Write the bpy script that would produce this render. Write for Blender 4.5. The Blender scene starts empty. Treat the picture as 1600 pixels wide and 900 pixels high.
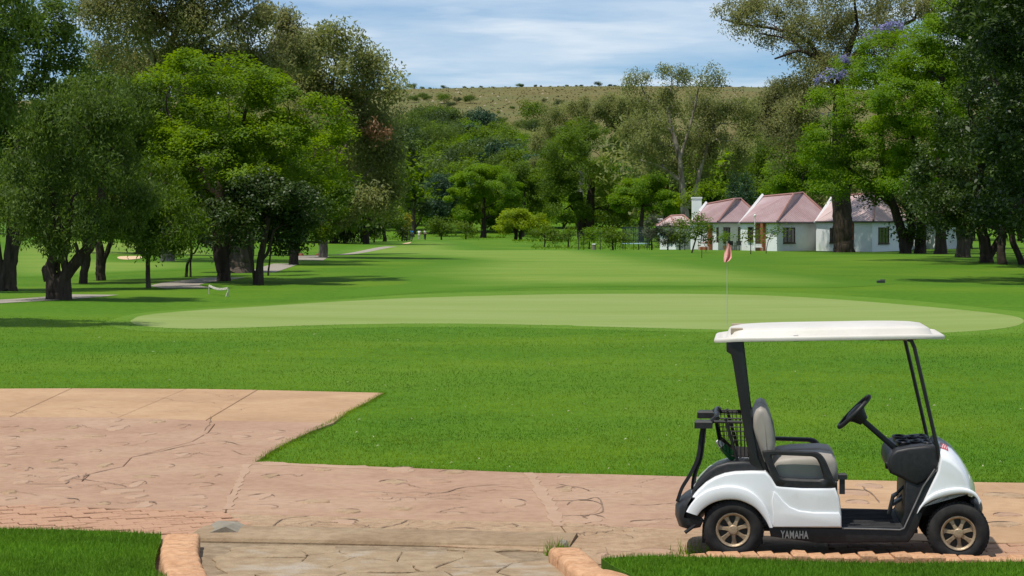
import bpy, bmesh, math, random
import numpy as np
from mathutils import Vector, Matrix

SC = bpy.context.scene
COL = SC.collection
PI = math.pi
random.seed(7)
RNG = np.random.default_rng(11)

# ------------------------------------------------------------------ camera, sky, sun
EYE = 2.5
FPX = 3400.0           # focal length in pixels of the 1600 px wide photograph
HOR = 350.0            # row of the horizon
cam_d = bpy.data.cameras.new('camera')
cam = bpy.data.objects.new('camera', cam_d); COL.objects.link(cam)
cam.location = (0, 0, EYE); cam.rotation_euler = (PI / 2, 0, 0)
cam_d.sensor_width = 36.0; cam_d.lens = FPX / 1600 * 36.0
cam_d.shift_y = -(450 - HOR) / 1600
cam_d.clip_start = 0.1; cam_d.clip_end = 6000
SC.camera = cam

SUN_EL = math.radians(68)
SUN_AZ = math.radians(232)      # compass bearing, Y is north: from the left, a little behind the camera
W = bpy.data.worlds.new("World"); SC.world = W; W.use_nodes = True
nt = W.node_tree; nt.nodes.clear()
wo = nt.nodes.new('ShaderNodeOutputWorld'); bg = nt.nodes.new('ShaderNodeBackground')
sky = nt.nodes.new('ShaderNodeTexSky'); sky.sky_type = 'NISHITA'; sky.sun_disc = False
sky.sun_elevation = SUN_EL; sky.sun_rotation = SUN_AZ
sky.altitude = 1500; sky.air_density = 1.0; sky.dust_density = 0.6; sky.ozone_density = 2.0
SKY_STR = 0.105
bg.inputs['Strength'].default_value = SKY_STR
tc = nt.nodes.new('ShaderNodeTexCoord')
def wnode(t, **kw):
    n = nt.nodes.new(t)
    for k, v in kw.items(): setattr(n, k, v)
    return n
def wnoise(scale_xyz, scale, detail, rough, loc=(0, 0, 0)):
    mp = wnode('ShaderNodeMapping'); mp.inputs['Scale'].default_value = scale_xyz; mp.inputs['Location'].default_value = loc
    nz = wnode('ShaderNodeTexNoise'); nz.inputs['Scale'].default_value = scale
    nz.inputs['Detail'].default_value = detail; nz.inputs['Roughness'].default_value = rough
    nt.links.new(tc.outputs['Generated'], mp.inputs['Vector']); nt.links.new(mp.outputs['Vector'], nz.inputs['Vector'])
    return nz
def wramp(src, stops):
    r = wnode('ShaderNodeValToRGB'); e = r.color_ramp.elements
    e[0].position, e[0].color = stops[0][0], (*[stops[0][1]] * 3, 1)
    e[1].position, e[1].color = stops[1][0], (*[stops[1][1]] * 3, 1)
    nt.links.new(src, r.inputs['Fac']); return r
# deeper blue of the clear sky between the clouds
tint = wnode('ShaderNodeMix', data_type='RGBA', blend_type='MULTIPLY'); tint.inputs['Factor'].default_value = 1
tint.inputs['B'].default_value = (0.54, 0.77, 1.0, 1)
nt.links.new(sky.outputs['Color'], tint.inputs['A'])
n1 = wnoise((1, 1, 7), 7.0, 6, 0.55, (0.31, 0.2, 0.12)); r1 = wramp(n1.outputs['Fac'], ((0.35, 0.10), (0.64, 0.78)))
mix1 = wnode('ShaderNodeMix', data_type='RGBA')
mix1.inputs['B'].default_value = (6.2, 7.4, 8.6, 1)
nt.links.new(r1.outputs['Color'], mix1.inputs['Factor']); nt.links.new(tint.outputs['Result'], mix1.inputs['A'])
n2 = wnoise((1, 1, 9), 9.0, 5, 0.5, (0.7, 0.1, 0.45)); r2 = wramp(n2.outputs['Fac'], ((0.52, 0.0), (0.74, 0.75)))
mix2 = wnode('ShaderNodeMix', data_type='RGBA')
mix2.inputs['B'].default_value = (9.0, 9.4, 9.8, 1)
nt.links.new(r2.outputs['Color'], mix2.inputs['Factor']); nt.links.new(mix1.outputs['Result'], mix2.inputs['A'])
nt.links.new(mix2.outputs['Result'], bg.inputs['Color']); nt.links.new(bg.outputs['Background'], wo.inputs['Surface'])

sl = bpy.data.lights.new('sun', 'SUN'); sl.energy = 4.4; sl.angle = math.radians(0.55); sl.color = (1.0, 0.955, 0.88)
so = bpy.data.objects.new('sun', sl); COL.objects.link(so)
sd = Vector((math.sin(SUN_AZ) * math.cos(SUN_EL), math.cos(SUN_AZ) * math.cos(SUN_EL), math.sin(SUN_EL)))
so.rotation_euler = sd.to_track_quat('Z', 'Y').to_euler(); so.location = (0, -20, 60)

SC.view_settings.view_transform = 'Standard'; SC.view_settings.look = 'None'
SC.view_settings.exposure = 0.0; SC.view_settings.gamma = 1.0
SC.view_settings.use_curve_mapping = False
SC.render.engine = 'CYCLES'
SC.cycles.max_bounces = 6; SC.cycles.diffuse_bounces = 3; SC.cycles.transmission_bounces = 4
SC.cycles.use_denoising = True; SC.cycles.denoiser = 'OPENIMAGEDENOISE'; SC.cycles.denoising_input_passes = 'RGB_ALBEDO_NORMAL'; SC.cycles.denoising_prefilter = 'ACCURATE'
SC.cycles.caustics_reflective = False; SC.cycles.caustics_refractive = False

# ------------------------------------------------------------------ helpers: places
def smooth(a, b, t):
    t = np.clip((t - a) / (b - a), 0, 1); return t * t * (3 - 2 * t)
HX = np.array([0, 430, 500, 560, 700, 880, 1000, 1090, 1130, 1500, 6000.])
HZ = np.array([0, 0, 3, 9, 21, 44, 58, 67.5, 69, 69.5, 70.])
def terr(x, y):
    x = np.asarray(x, float); y = np.asarray(y, float)
    u = .17 * np.sin(x * .11 + 1) * np.sin(y * .07 + .5) + .12 * np.sin(x * .05 - y * .045 + 2)
    w = smooth(27, 60, y) * (1 - smooth(380, 430, y))
    left = 1.3 * smooth(-18, -60, x) * smooth(110, 200, y) * (1 - smooth(380, 430, y))
    h = np.interp(y, HX, HZ)
    side = 1 + .06 * np.sin(x * .008 + 1.1) + .03 * np.sin(x * .021) * (1 - smooth(950, 1080, y))
    return w * u + left + h * side
def tz(x, y): return float(terr(x, y))
def X(px, Y): return (px - 800) / FPX * Y
def Zp(py, Y): return EYE - (py - HOR) / FPX * Y
def G(px, py, z=0.0):
    Y = FPX * (EYE - z) / (py - HOR); return (X(px, Y), Y)

def inside(P, poly):
    x, y = P[:, 0], P[:, 1]; res = np.zeros(len(P), bool); n = len(poly)
    for i in range(n):
        x0, y0 = poly[i]; x1, y1 = poly[(i + 1) % n]
        c = ((y0 > y) != (y1 > y)) & (x < (x1 - x0) * (y - y0) / ((y1 - y0) or 1e-9) + x0)
        res ^= c
    return res

# ------------------------------------------------------------------ helpers: objects
def put(name, me, mat=None, parent=None, kind=None):
    o = bpy.data.objects.new(name, me); COL.objects.link(o)
    if mat is not None:
        for m in (mat if isinstance(mat, (list, tuple)) else [mat]): me.materials.append(m)
    if parent is not None: o.parent = parent
    if kind: o['kind'] = kind
    return o
def tag(o, label=None, cat=None, group=None, kind=None):
    if label: o['label'] = label
    if cat: o['category'] = cat
    if group: o['group'] = group
    if kind: o['kind'] = kind
    return o
def thing(name, loc, label, cat, group=None, rz=0.0):
    o = bpy.data.objects.new(name, None); COL.objects.link(o); o.empty_display_size = .2
    o.location = loc; o.rotation_euler = (0, 0, rz)
    return tag(o, label, cat, group)
def smooth_mesh(me, ang=35):
    me.polygons.foreach_set('use_smooth', np.ones(len(me.polygons), bool)); me.set_sharp_from_angle(angle=math.radians(ang))
def mesh_np(name, V, F, smooth_ang=None):
    """V (n,3); F (m,k) array or list of faces"""
    me = bpy.data.meshes.new(name)
    if isinstance(F, np.ndarray):
        m, k = F.shape
        me.vertices.add(len(V)); me.vertices.foreach_set('co', np.ascontiguousarray(V, np.float32).ravel())
        me.loops.add(m * k); me.loops.foreach_set('vertex_index', F.astype(np.int32).ravel())
        me.polygons.add(m); me.polygons.foreach_set('loop_start', np.arange(0, m * k, k, dtype=np.int32))
        me.update(calc_edges=True); me.validate()
    else:
        me.from_pydata([tuple(v) for v in V], [], F); me.update()
    if smooth_ang is not None: smooth_mesh(me, smooth_ang)
    return me

class MB:
    """collects shapes into one mesh"""
    def __init__(s): s.v = []; s.f = []; s.m = []; s.cur = 0
    def add(s, V, F):
        b = len(s.v); s.v += [tuple(map(float, p)) for p in V]; s.f += [tuple(b + i for i in f) for f in F]; s.m += [s.cur] * len(F); return s
    def box(s, x0, x1, y0, y1, z0, z1, M=None):
        P = [(x, y, z) for z in (z0, z1) for y in (y0, y1) for x in (x0, x1)]
        if M is not None: P = [tuple(M @ Vector(p)) for p in P]
        return s.add(P, [(0, 2, 3, 1), (4, 5, 7, 6), (0, 1, 5, 4), (2, 6, 7, 3), (0, 4, 6, 2), (1, 3, 7, 5)])
    def bbox(s, x0, x1, y0, y1, z0, z1, b=.006, M=None):
        """box with its upper edges and corners chamfered"""
        P = [(x0, y0, z0), (x1, y0, z0), (x1, y1, z0), (x0, y1, z0), (x0, y0, z1 - b), (x1, y0, z1 - b), (x1, y1, z1 - b), (x0, y1, z1 - b),
             (x0 + b, y0 + b, z1), (x1 - b, y0 + b, z1), (x1 - b, y1 - b, z1), (x0 + b, y1 - b, z1)]
        if M is not None: P = [tuple(M @ Vector(p)) for p in P]
        return s.add(P, [(3, 2, 1, 0), (0, 1, 5, 4), (1, 2, 6, 5), (2, 3, 7, 6), (3, 0, 4, 7), (4, 5, 9, 8), (5, 6, 10, 9), (6, 7, 11, 10), (7, 4, 8, 11), (8, 9, 10, 11)])
    def tube(s, pts, r, k=8, cap=True, closed=False, sx=1.0):
        pts = [Vector(p) for p in pts]; n = len(pts)
        rs = r if isinstance(r, (list, tuple)) else [r] * n
        b = len(s.v); ref = None
        for i, p in enumerate(pts):
            a = pts[(i - 1) % n] if (i > 0 or closed) else p; c = pts[(i + 1) % n] if (i < n - 1 or closed) else p
            t = (c - a).normalized()
            if ref is None:
                ref = t.cross(Vector((0, 0, 1)));
                if ref.length < .1: ref = t.cross(Vector((1, 0, 0)))
            ref = (ref - t * ref.dot(t)).normalized(); bi = t.cross(ref)
            for j in range(k):
                q = 2 * PI * j / k; s.v.append(tuple(p + (ref * math.cos(q) * sx + bi * math.sin(q)) * rs[i]))
        nf = 0
        for i in range(n if closed else n - 1):
            i2 = (i + 1) % n
            for j in range(k):
                j2 = (j + 1) % k; s.f.append((b + i * k + j, b + i * k + j2, b + i2 * k + j2, b + i2 * k + j)); nf += 1
        if cap and not closed:
            s.f.append(tuple(b + j for j in range(k - 1, -1, -1))); s.f.append(tuple(b + (n - 1) * k + j for j in range(k))); nf += 2
        s.m += [s.cur] * nf; return s
    def prism(s, poly, z0, z1, bev=0.0):
        """poly (x, y) list, CCW or CW; flat slab with a chamfered top"""
        poly = ccw(poly); n = len(poly)
        inn = inset(poly, bev) if bev else poly
        V = [(x, y, z0) for x, y in poly] + [(x, y, z1 - bev) for x, y in poly]
        F = [tuple(range(n - 1, -1, -1))] + [(i, (i + 1) % n, n + (i + 1) % n, n + i) for i in range(n)]
        if bev:
            V += [(x, y, z1) for x, y in inn]
            F += [(n + i, n + (i + 1) % n, 2 * n + (i + 1) % n, 2 * n + i) for i in range(n)] + [tuple(range(2 * n, 3 * n))]
        else: F += [tuple(range(n, 2 * n))]
        return s.add(V, F)
    def ring(s, loops, closed_v=False, cap0=True, cap1=True):
        """loops: list of equal-length closed point loops, skinned in order"""
        k = len(loops[0]); b = len(s.v); nf = 0
        for L in loops: s.v += [tuple(map(float, p)) for p in L]
        n = len(loops)
        for i in range(n if closed_v else n - 1):
            i2 = (i + 1) % n
            for j in range(k):
                j2 = (j + 1) % k; s.f.append((b + i * k + j, b + i * k + j2, b + i2 * k + j2, b + i2 * k + j)); nf += 1
        if not closed_v:
            if cap0: s.f.append(tuple(b + j for j in range(k - 1, -1, -1))); nf += 1
            if cap1: s.f.append(tuple(b + (n - 1) * k + j for j in range(k))); nf += 1
        s.m += [s.cur] * nf; return s
    def mesh(s, name, ang=None):
        me = bpy.data.meshes.new(name); me.from_pydata(s.v, [], s.f); me.update()
        bm = bmesh.new(); bm.from_mesh(me); bmesh.ops.recalc_face_normals(bm, faces=bm.faces); bm.to_mesh(me); bm.free()
        if any(s.m): me.polygons.foreach_set('material_index', s.m)
        if ang is not None: smooth_mesh(me, ang)
        return me
    def build(s, name, mat, parent=None, ang=None, kind=None): return put(name, s.mesh(name, ang), mat, parent, kind)

def area2(p): return sum(p[i][0] * p[(i + 1) % len(p)][1] - p[(i + 1) % len(p)][0] * p[i][1] for i in range(len(p)))
def ccw(p): return list(p) if area2(p) > 0 else list(p)[::-1]
def inset(p, d):
    """moves each edge of a CCW polygon inwards by d"""
    n = len(p); out = []
    for i in range(n):
        a, b, c = Vector(p[i - 1]), Vector(p[i]), Vector(p[(i + 1) % n])
        e1 = (b - a).normalized() if (b - a).length > 1e-9 else Vector((1, 0)); e2 = (c - b).normalized() if (c - b).length > 1e-9 else e1
        n1 = Vector((-e1.y, e1.x)); n2 = Vector((-e2.y, e2.x)); m = n1 + n2
        if m.length < 1e-6: m = n1
        m.normalize(); k = d / max(.45, m.dot(n1)); out.append(tuple(b + m * k))
    return out
def arc_pts(cx, cy, r, a0, a1, n, ry=None):
    return [(cx + r * math.cos(math.radians(a0 + (a1 - a0) * i / (n - 1))), cy + (ry or r) * math.sin(math.radians(a0 + (a1 - a0) * i / (n - 1)))) for i in range(n)]
def spline(pts, n=8):
    """Catmull-Rom through points"""
    P = [np.array(p, float) for p in pts]; P = [2 * P[0] - P[1]] + P + [2 * P[-1] - P[-2]]; out = []
    for i in range(1, len(P) - 2):
        for j in range(n):
            t = j / n; a, b, c, d = P[i - 1], P[i], P[i + 1], P[i + 2]
            out.append(tuple(.5 * ((2 * b) + (-a + c) * t + (2 * a - 5 * b + 4 * c - d) * t * t + (-a + 3 * b - 3 * c + d) * t ** 3)))
    out.append(tuple(P[-2])); return out

# ------------------------------------------------------------------ materials
def mat(name, c1, c2=None, scale=3.0, rough=.7, detail=6, bump=0.0, bscale=None, spec=.3, metal=0.0, coat=0.0, lo=.35, hi=.65, c3=None, s3=.3, lo3=.45, hi3=.7, vec=None, dist=.02, grit=0, grits=9.0):
    m = bpy.data.materials.new(name); m.use_nodes = True; t = m.node_tree; b = t.nodes['Principled BSDF']
    b.inputs['Roughness'].default_value = rough; b.inputs['Specular IOR Level'].default_value = spec; b.inputs['Metallic'].default_value = metal
    if coat: b.inputs['Coat Weight'].default_value = coat; b.inputs['Coat Roughness'].default_value = .08
    def N(ty): return t.nodes.new(ty)
    co = N('ShaderNodeTexCoord').outputs['Object']
    if vec is not None:
        mp = N('ShaderNodeMapping'); mp.inputs['Scale'].default_value = vec; t.links.new(co, mp.inputs['Vector']); co = mp.outputs['Vector']
    def noise(sc, de=detail):
        n = N('ShaderNodeTexNoise'); n.inputs['Scale'].default_value = sc; n.inputs['Detail'].default_value = de; n.inputs['Roughness'].default_value = .6
        t.links.new(co, n.inputs['Vector']); return n.outputs['Fac']
    def ramp(f, a, bb):
        r = N('ShaderNodeMapRange'); r.inputs['From Min'].default_value = a; r.inputs['From Max'].default_value = bb; t.links.new(f, r.inputs['Value']); return r.outputs['Result']
    col = None
    if c2 is None: b.inputs['Base Color'].default_value = (*c1, 1)
    else:
        mx = N('ShaderNodeMix'); mx.data_type = 'RGBA'; mx.inputs['A'].default_value = (*c1, 1); mx.inputs['B'].default_value = (*c2, 1)
        t.links.new(ramp(noise(scale), lo, hi), mx.inputs['Factor']); col = mx.outputs['Result']
        if c3 is not None:
            m3 = N('ShaderNodeMix'); m3.data_type = 'RGBA'; m3.inputs['B'].default_value = (*c3, 1)
            t.links.new(ramp(noise(s3), lo3, hi3), m3.inputs['Factor']); t.links.new(col, m3.inputs['A']); col = m3.outputs['Result']
        t.links.new(col, b.inputs['Base Color'])
    if grit and col is not None:
        mg = N('ShaderNodeMix'); mg.data_type = 'RGBA'; mg.blend_type = 'MULTIPLY'; mg.inputs['Factor'].default_value = 1; cr = N('ShaderNodeValToRGB'); e = cr.color_ramp.elements; e[0].position = .36; e[0].color = (grit, grit * .97, grit * .94, 1); e[1].position = .58; e[1].color = (1.04, 1.04, 1.04, 1)
        t.links.new(noise(grits, 12), cr.inputs['Fac']); t.links.new(col, mg.inputs['A']); t.links.new(cr.outputs['Color'], mg.inputs['B']); t.links.new(mg.outputs['Result'], b.inputs['Base Color'])
    if bump:
        bn = N('ShaderNodeBump'); bn.inputs['Strength'].default_value = bump; bn.inputs['Distance'].default_value = dist
        t.links.new(noise(bscale or scale * 4), bn.inputs['Height']); t.links.new(bn.outputs['Normal'], b.inputs['Normal'])
    return m

def leaf_mat(name, dark, light, transl=.3, rough=.55):
    m = bpy.data.materials.new(name); m.use_nodes = True; t = m.node_tree; t.nodes.clear()
    N = t.nodes.new; L = t.links.new
    out = N('ShaderNodeOutputMaterial'); at = N('ShaderNodeAttribute'); at.attribute_name = 'tint'
    mx = N('ShaderNodeMix'); mx.data_type = 'RGBA'; mx.inputs['A'].default_value = (*dark, 1); mx.inputs['B'].default_value = (*light, 1)
    L(at.outputs['Fac'], mx.inputs['Factor'])
    p = N('ShaderNodeBsdfPrincipled'); p.inputs['Roughness'].default_value = rough; p.inputs['Specular IOR Level'].default_value = .25
    tr = N('ShaderNodeBsdfTranslucent'); ms = N('ShaderNodeMixShader'); ms.inputs['Fac'].default_value = transl
    hs = N('ShaderNodeHueSaturation'); hs.inputs['Value'].default_value = 1.25; hs.inputs['Saturation'].default_value = 1.1; hs.inputs['Hue'].default_value = .49
    L(mx.outputs['Result'], p.inputs['Base Color']); L(mx.outputs['Result'], hs.inputs['Color']); L(hs.outputs['Color'], tr.inputs['Color'])
    L(p.outputs['BSDF'], ms.inputs[1]); L(tr.outputs['BSDF'], ms.inputs[2]); L(ms.outputs['Shader'], out.inputs['Surface'])
    return m

M = {}
M['rough'] = mat('rough_grass', (.045, .122, .005), (.080, .175, .008), 5.0, .9, 8, .3, 60, .1, c3=(.105, .185, .010), s3=.10, lo3=.42, hi3=.68)
M['lawn_near'] = mat('lawn_soil_grass', (.045, .115, .008), (.085, .18, .014), 30.0, .9, 8, .5, 90, .1)
M['fairway'] = mat('fairway_grass', (.135, .215, .028), (.175, .245, .040), 1.2, .9, 8, .3, 40, .1, c3=(.105, .20, .022), s3=.12, vec=(.35, 1.4, 1))
M['green'] = mat('putting_grass', (.195, .255, .072), (.225, .28, .088), .5, .9, 8, .1, 60, .1, c3=(.175, .235, .052), s3=.16, vec=(.4, 1.6, 1))
M['fringe'] = mat('fringe_grass', (.085, .175, .014), (.11, .20, .018), 2.0, .9, 8, .2, 60, .1)
M['hill'] = mat('dry_hill_grass', (.118, .102, .038), (.158, .130, .052), .06, .95, 9, 0, None, .05, c3=(.115, .122, .046), s3=.022, lo3=.38, hi3=.64)
M['sand'] = mat('bunker_sand', (.55, .38, .22), (.62, .45, .27), 3, .95)
M['path'] = mat('cart_path', (.25, .215, .17), (.32, .285, .23), 1.0, .9)
M['slab_tan'] = mat('tan_concrete', (.395, .245, .138), (.44, .285, .165), 1.3, .85, 8, .25, 30, .2, c3=(.34, .21, .118), s3=.5, grit=.92, grits=8)
M['slab_pink'] = mat('pink_concrete', (.325, .198, .128), (.37, .232, .155), .9, .85, 9, .35, 26, .2, c3=(.395, .262, .176), s3=.7, grit=.90, grits=10)
M['slab_rough'] = mat('rough_concrete', (.345, .23, .14), (.41, .285, .18), 2.5, .9, 9, .7, 40, .15, c3=(.33, .20, .11), s3=7, lo3=.55, hi3=.75, grit=.80, grits=14)
M['stone'] = mat('pale_stone', (.36, .232, .152), (.41, .27, .182), 3.0, .85, 8, .4, 30, .2)
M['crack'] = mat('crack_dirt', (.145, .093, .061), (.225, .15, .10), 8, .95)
M['brick'] = mat('paving_brick', (.40, .225, .14), (.50, .31, .20), 5, .9, 8, .6, 60, .15, c3=(.33, .18, .11), s3=2.5)
M['kerb'] = mat('terracotta_kerb', (.50, .265, .14), (.59, .35, .20), 6, .85, 9, .7, 50, .15, c3=(.40, .21, .11), s3=9, lo3=.55, hi3=.75, grit=.8, grits=16)
M['gutter'] = mat('smooth_concrete', (.27, .19, .112), (.33, .24, .15), 2.0, .85, 8, .35, 40, .2, grit=.85, grits=12, c3=(.23, .155, .09), s3=1.2)
M['flag'] = mat('walk_stone', (.27, .19, .115), (.36, .265, .165), 6.5, .9, 10, .9, 25, .15, c3=(.37, .31, .24), s3=2.2, lo3=.52, hi3=.66)
M['mortar'] = mat('walk_mortar', (.20, .14, .085), (.31, .23, .145), 9, .95, 8, .8, 40)
M['grey_conc'] = mat('grey_concrete', (.21, .18, .135), (.27, .235, .18), 6, .85, 8, .3, 60)
M['bark'] = mat('dark_bark', (.035, .026, .020), (.075, .058, .045), 2.0, .95, 8, .8, 5, .1, vec=(3, 3, .6))
M['bark_pale'] = mat('gum_bark', (.20, .165, .13), (.36, .32, .27), 1.2, .9, 8, .4, 5, .1, vec=(2, 2, .5), c3=(.11, .085, .065), s3=1.0, lo3=.5, hi3=.65)
M['bark_mid'] = mat('brown_bark', (.06, .045, .035), (.115, .09, .07), 2.0, .95, 8, .8, 5, .1, vec=(3, 3, .6))

# ------------------------------------------------------------------ ground
def grid_ground(name, ys, xs, m, dz=0.0):
    gx, gy = np.meshgrid(xs, ys); V = np.stack([gx.ravel(), gy.ravel(), terr(gx, gy).ravel() + dz], 1)
    nx, ny = len(xs), len(ys); i = (np.arange(ny - 1)[:, None] * nx + np.arange(nx - 1)[None]).ravel()
    me = mesh_np(name, V, np.stack([i, i + 1, i + nx + 1, i + nx], 1)); smooth_mesh(me, 180)
    return put(name, me, m, kind='structure')
XS = np.unique(np.concatenate([np.linspace(-1500, -120, 30), np.arange(-120, 121, 3.0) + .0137, np.linspace(120, 1500, 30)]))
grid_ground('lawn', np.unique(np.concatenate([[-60, -20, 0, 14.0], np.arange(18, 458, 3.0) + .0137, np.arange(460, 703, 9.0)])), XS, M['rough'])
XH = np.unique(np.concatenate([np.linspace(-1500, -350, 30), np.arange(-350, 351, 9.0), np.linspace(350, 1500, 30)]))
grid_ground('hill', np.concatenate([np.arange(703, 1200, 9.0), [1250, 1400, 2000, 3500]]), XH, M['hill'])

def mown(m):
    """the cut grass grows out into the rough towards the edge of the mown area"""
    t = m.node_tree; b = t.nodes['Principled BSDF']; src = b.inputs['Base Color'].links[0].from_socket
    r = M['rough'].node_tree; at = t.nodes.new('ShaderNodeAttribute'); at.attribute_name = 'mow'
    co = t.nodes.new('ShaderNodeTexCoord'); nz = t.nodes.new('ShaderNodeTexNoise'); nz.inputs['Scale'].default_value = .35; nz.inputs['Detail'].default_value = 6; t.links.new(co.outputs['Object'], nz.inputs['Vector'])
    ad = t.nodes.new('ShaderNodeMath'); ad.operation = 'MULTIPLY_ADD'; ad.inputs[1].default_value = 1.3; t.links.new(at.outputs['Fac'], ad.inputs[0])
    sb = t.nodes.new('ShaderNodeMath'); sb.operation = 'MULTIPLY_ADD'; sb.inputs[1].default_value = .9; sb.inputs[2].default_value = -.6; t.links.new(nz.outputs['Fac'], sb.inputs[0]); t.links.new(sb.outputs[0], ad.inputs[2]); ad.use_clamp = True
    mx = t.nodes.new('ShaderNodeMix'); mx.data_type = 'RGBA'; mx.inputs['A'].default_value = (.068, .158, .008, 1); t.links.new(ad.outputs[0], mx.inputs['Factor']); t.links.new(src, mx.inputs['B']); t.links.new(mx.outputs['Result'], b.inputs['Base Color'])
mown(M['fairway'])
def sheet(name, poly, m, dz, step=3.0, kind='structure', parent=None, fade=0.0):
    """a flat area laid on the terrain, cut into a grid so that it follows it"""
    bm = bmesh.new(); f = bm.faces.new([bm.verts.new((x, y, 0)) for x, y in ccw(poly)])
    xs = [p[0] for p in poly]; ys = [p[1] for p in poly]
    for ax, lo, hi in ((0, min(xs), max(xs)), (1, min(ys), max(ys))):
        k = math.ceil(lo / step) * step
        while k < hi:
            no = [0, 0, 0]; no[ax] = 1; co = [0, 0, 0]; co[ax] = k + .0137
            bmesh.ops.bisect_plane(bm, geom=bm.verts[:] + bm.edges[:] + bm.faces[:], plane_co=co, plane_no=no); k += step
    for v in bm.verts: v.co.z = tz(v.co.x, v.co.y) + dz
    me = bpy.data.meshes.new(name); bm.to_mesh(me); bm.free(); smooth_mesh(me, 180)
    if fade:
        Q = np.array([v.co[:2] for v in me.vertices]); A = np.array(poly); B = np.roll(A, -1, 0); d = np.full(len(Q), 1e9)
        for a, b in zip(A, B):
            ab = b - a; t_ = np.clip(((Q - a) @ ab) / max(1e-9, ab @ ab), 0, 1); d = np.minimum(d, np.linalg.norm(Q - a - t_[:, None] * ab, axis=1))
        at = me.attributes.new('mow', 'FLOAT', 'POINT'); at.data.foreach_set('value', smooth(0, fade, d).astype(np.float32))
    return put(name, me, m, parent, kind)

GREEN_PX = [(203, 497), (225, 488), (300, 480), (400, 473), (520, 465), (640, 459.5), (800, 455.5), (960, 454), (1110, 454.5), (1220, 457), (1330, 463), (1430, 471), (1520, 480), (1580, 488), (1600, 496), (1585, 505), (1540, 511), (1480, 514.5), (1400, 516), (1290, 512), (1180, 507), (1080, 503), (960, 499), (840, 495.5), (720, 494), (600, 495.5), (500, 499), (400, 504), (320, 507.5), (260, 507), (215, 503)]
GREEN = [p[:2] for p in spline([G(*p) for p in GREEN_PX + GREEN_PX[:1]], 4)][:-1]
FRINGE_PX = [(160, 500), (210, 486), (300, 477), (420, 469.5), (530, 462), (640, 455), (800, 451), (960, 449.8), (1120, 450.5), (1240, 453), (1350, 458.5), (1450, 466), (1560, 478), (1640, 488), (1680, 500), (1640, 512), (1550, 519), (1400, 522), (1280, 518), (1150, 512), (1000, 506), (850, 501.5), (720, 500), (600, 501.5), (480, 506.5), (360, 513), (260, 514), (190, 509)]
FAIR_PX = [(515, 459), (560, 448), (640, 441), (600, 431), (640, 419), (700, 407), (600, 399), (505, 391), (545, 387), (600, 382), (655, 375.5), (700, 377), (745, 383.5), (765, 388.5), (900, 391), (1000, 399), (1080, 407), (1160, 417), (1270, 428), (1370, 438), (1390, 442), (1280, 447), (1100, 446), (900, 446.5), (700, 451), (600, 456)]
def rnd(px, n=4): return [p[:2] for p in spline([G(*p) for p in px + px[:1]], n)][:-1]
sheet('fairway', rnd(FAIR_PX), M['fairway'], .006, fade=7.0)
sheet('green_fringe', rnd(FRINGE_PX), M['fringe'], .004)
sheet('putting_green', GREEN, M['green'], .008)
# the lawn and fairway left of the trees
sheet('fairway', rnd([(-60, 428), (-40, 402), (60, 390.5), (200, 389), (330, 390), (380, 396), (330, 402), (250, 401), (180, 402), (200, 412), (330, 414), (345, 420), (240, 424), (130, 428), (40, 431)], 3), M['fairway'], .006, fade=5.0)
sheet('sand_bunker', rnd([(183, 408), (190, 406), (214, 405.6), (222, 407), (219, 410), (200, 411.5), (186, 410.5)], 3), M['sand'], .02)
sheet('sand_bunker', rnd([(628, 382), (636, 379.3), (642, 378.6), (641, 381), (634, 382.6)], 3), M['sand'], .02)
def path(name, px, w, m=None):
    c = spline([G(*p) for p in px], 6); L, R = [], []
    for i, p in enumerate(c):
        a = Vector(c[max(0, i - 1)]); b = Vector(c[min(len(c) - 1, i + 1)]); t = (b - a).normalized(); n = Vector((-t.y, t.x)); p = Vector(p)
        L.append(tuple(p + n * w / 2)); R.append(tuple(p - n * w / 2))
    return sheet(name, L + R[::-1], m or M['path'], .012)
path('cart_path', [(-90, 477), (0, 470.5), (60, 466.5), (118, 461.5), (150, 458)], 1.7)
path('cart_path', [(296, 447.5), (274, 443), (296, 438), (330, 434.5), (352, 432)], 2.0)
path('cart_path', [(405, 426), (430, 420), (448, 415.5)], 1.6)
path('cart_path', [(478, 411), (490, 404), (484, 399), (470, 395)], 2.2)
path('cart_path', [(520, 396), (560, 391.5), (595, 387.5), (612, 386)], 1.3)

# ------------------------------------------------------------------ the paved drive
PZ = .03                                   # its surface
def GP(p, z=PZ): return G(p[0], p[1], z)
OUT_PX = [(-420, 612), (0, 607), (160, 606.5), (300, 607.5), (450, 610), (600, 613.5), (570, 630), (545, 642), (520, 658), (490, 672), (455, 688), (425, 704), (400, 722), (520, 726), (640, 731), (740, 735), (830, 738.5), (960, 741), (1100, 745), (1250, 748), (1400, 751), (1600, 754), (2100, 761)]
PAVE = [GP(p) for p in OUT_PX] + [(7.5, 9), (-9.5, 9)]
m = MB(); m.prism([(x, y) for x, y in PAVE], -.10, .008)
pave = m.build('pavement', M['crack'], kind='structure')
def slab(px, m_, gap=.005, z=PZ, n=0, name='slab'):
    P = [GP(p) if not isinstance(p, tuple) or len(p) == 2 else p[:2] for p in px]
    mb = MB(); mb.prism(inset(ccw(P), gap), .0, z + random.uniform(-.002, .002), .006); return mb.build(name, m_, pave)
T = [(-420, 655), (15, 651.5), (184, 652.5), (322, 656.5), (521, 660.5)]           # lower edge of the tan strip
U = [(-420, 612), (112, 606.5), (291, 607.5), (402, 609), (600, 613.5)]
for i in range(4):
    top = {0: [(-420, 612), (0, 607), (112, 606.5)], 1: [(112, 606.5), (160, 606.5), (291, 607.5)], 2: [(291, 607.5), (300, 607.5), (402, 609)], 3: [(402, 609), (450, 610), (600, 613.5), (570, 630), (545, 642)]}[i]
    slab(top + [T[i + 1], T[i]], M['slab_tan'])
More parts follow.
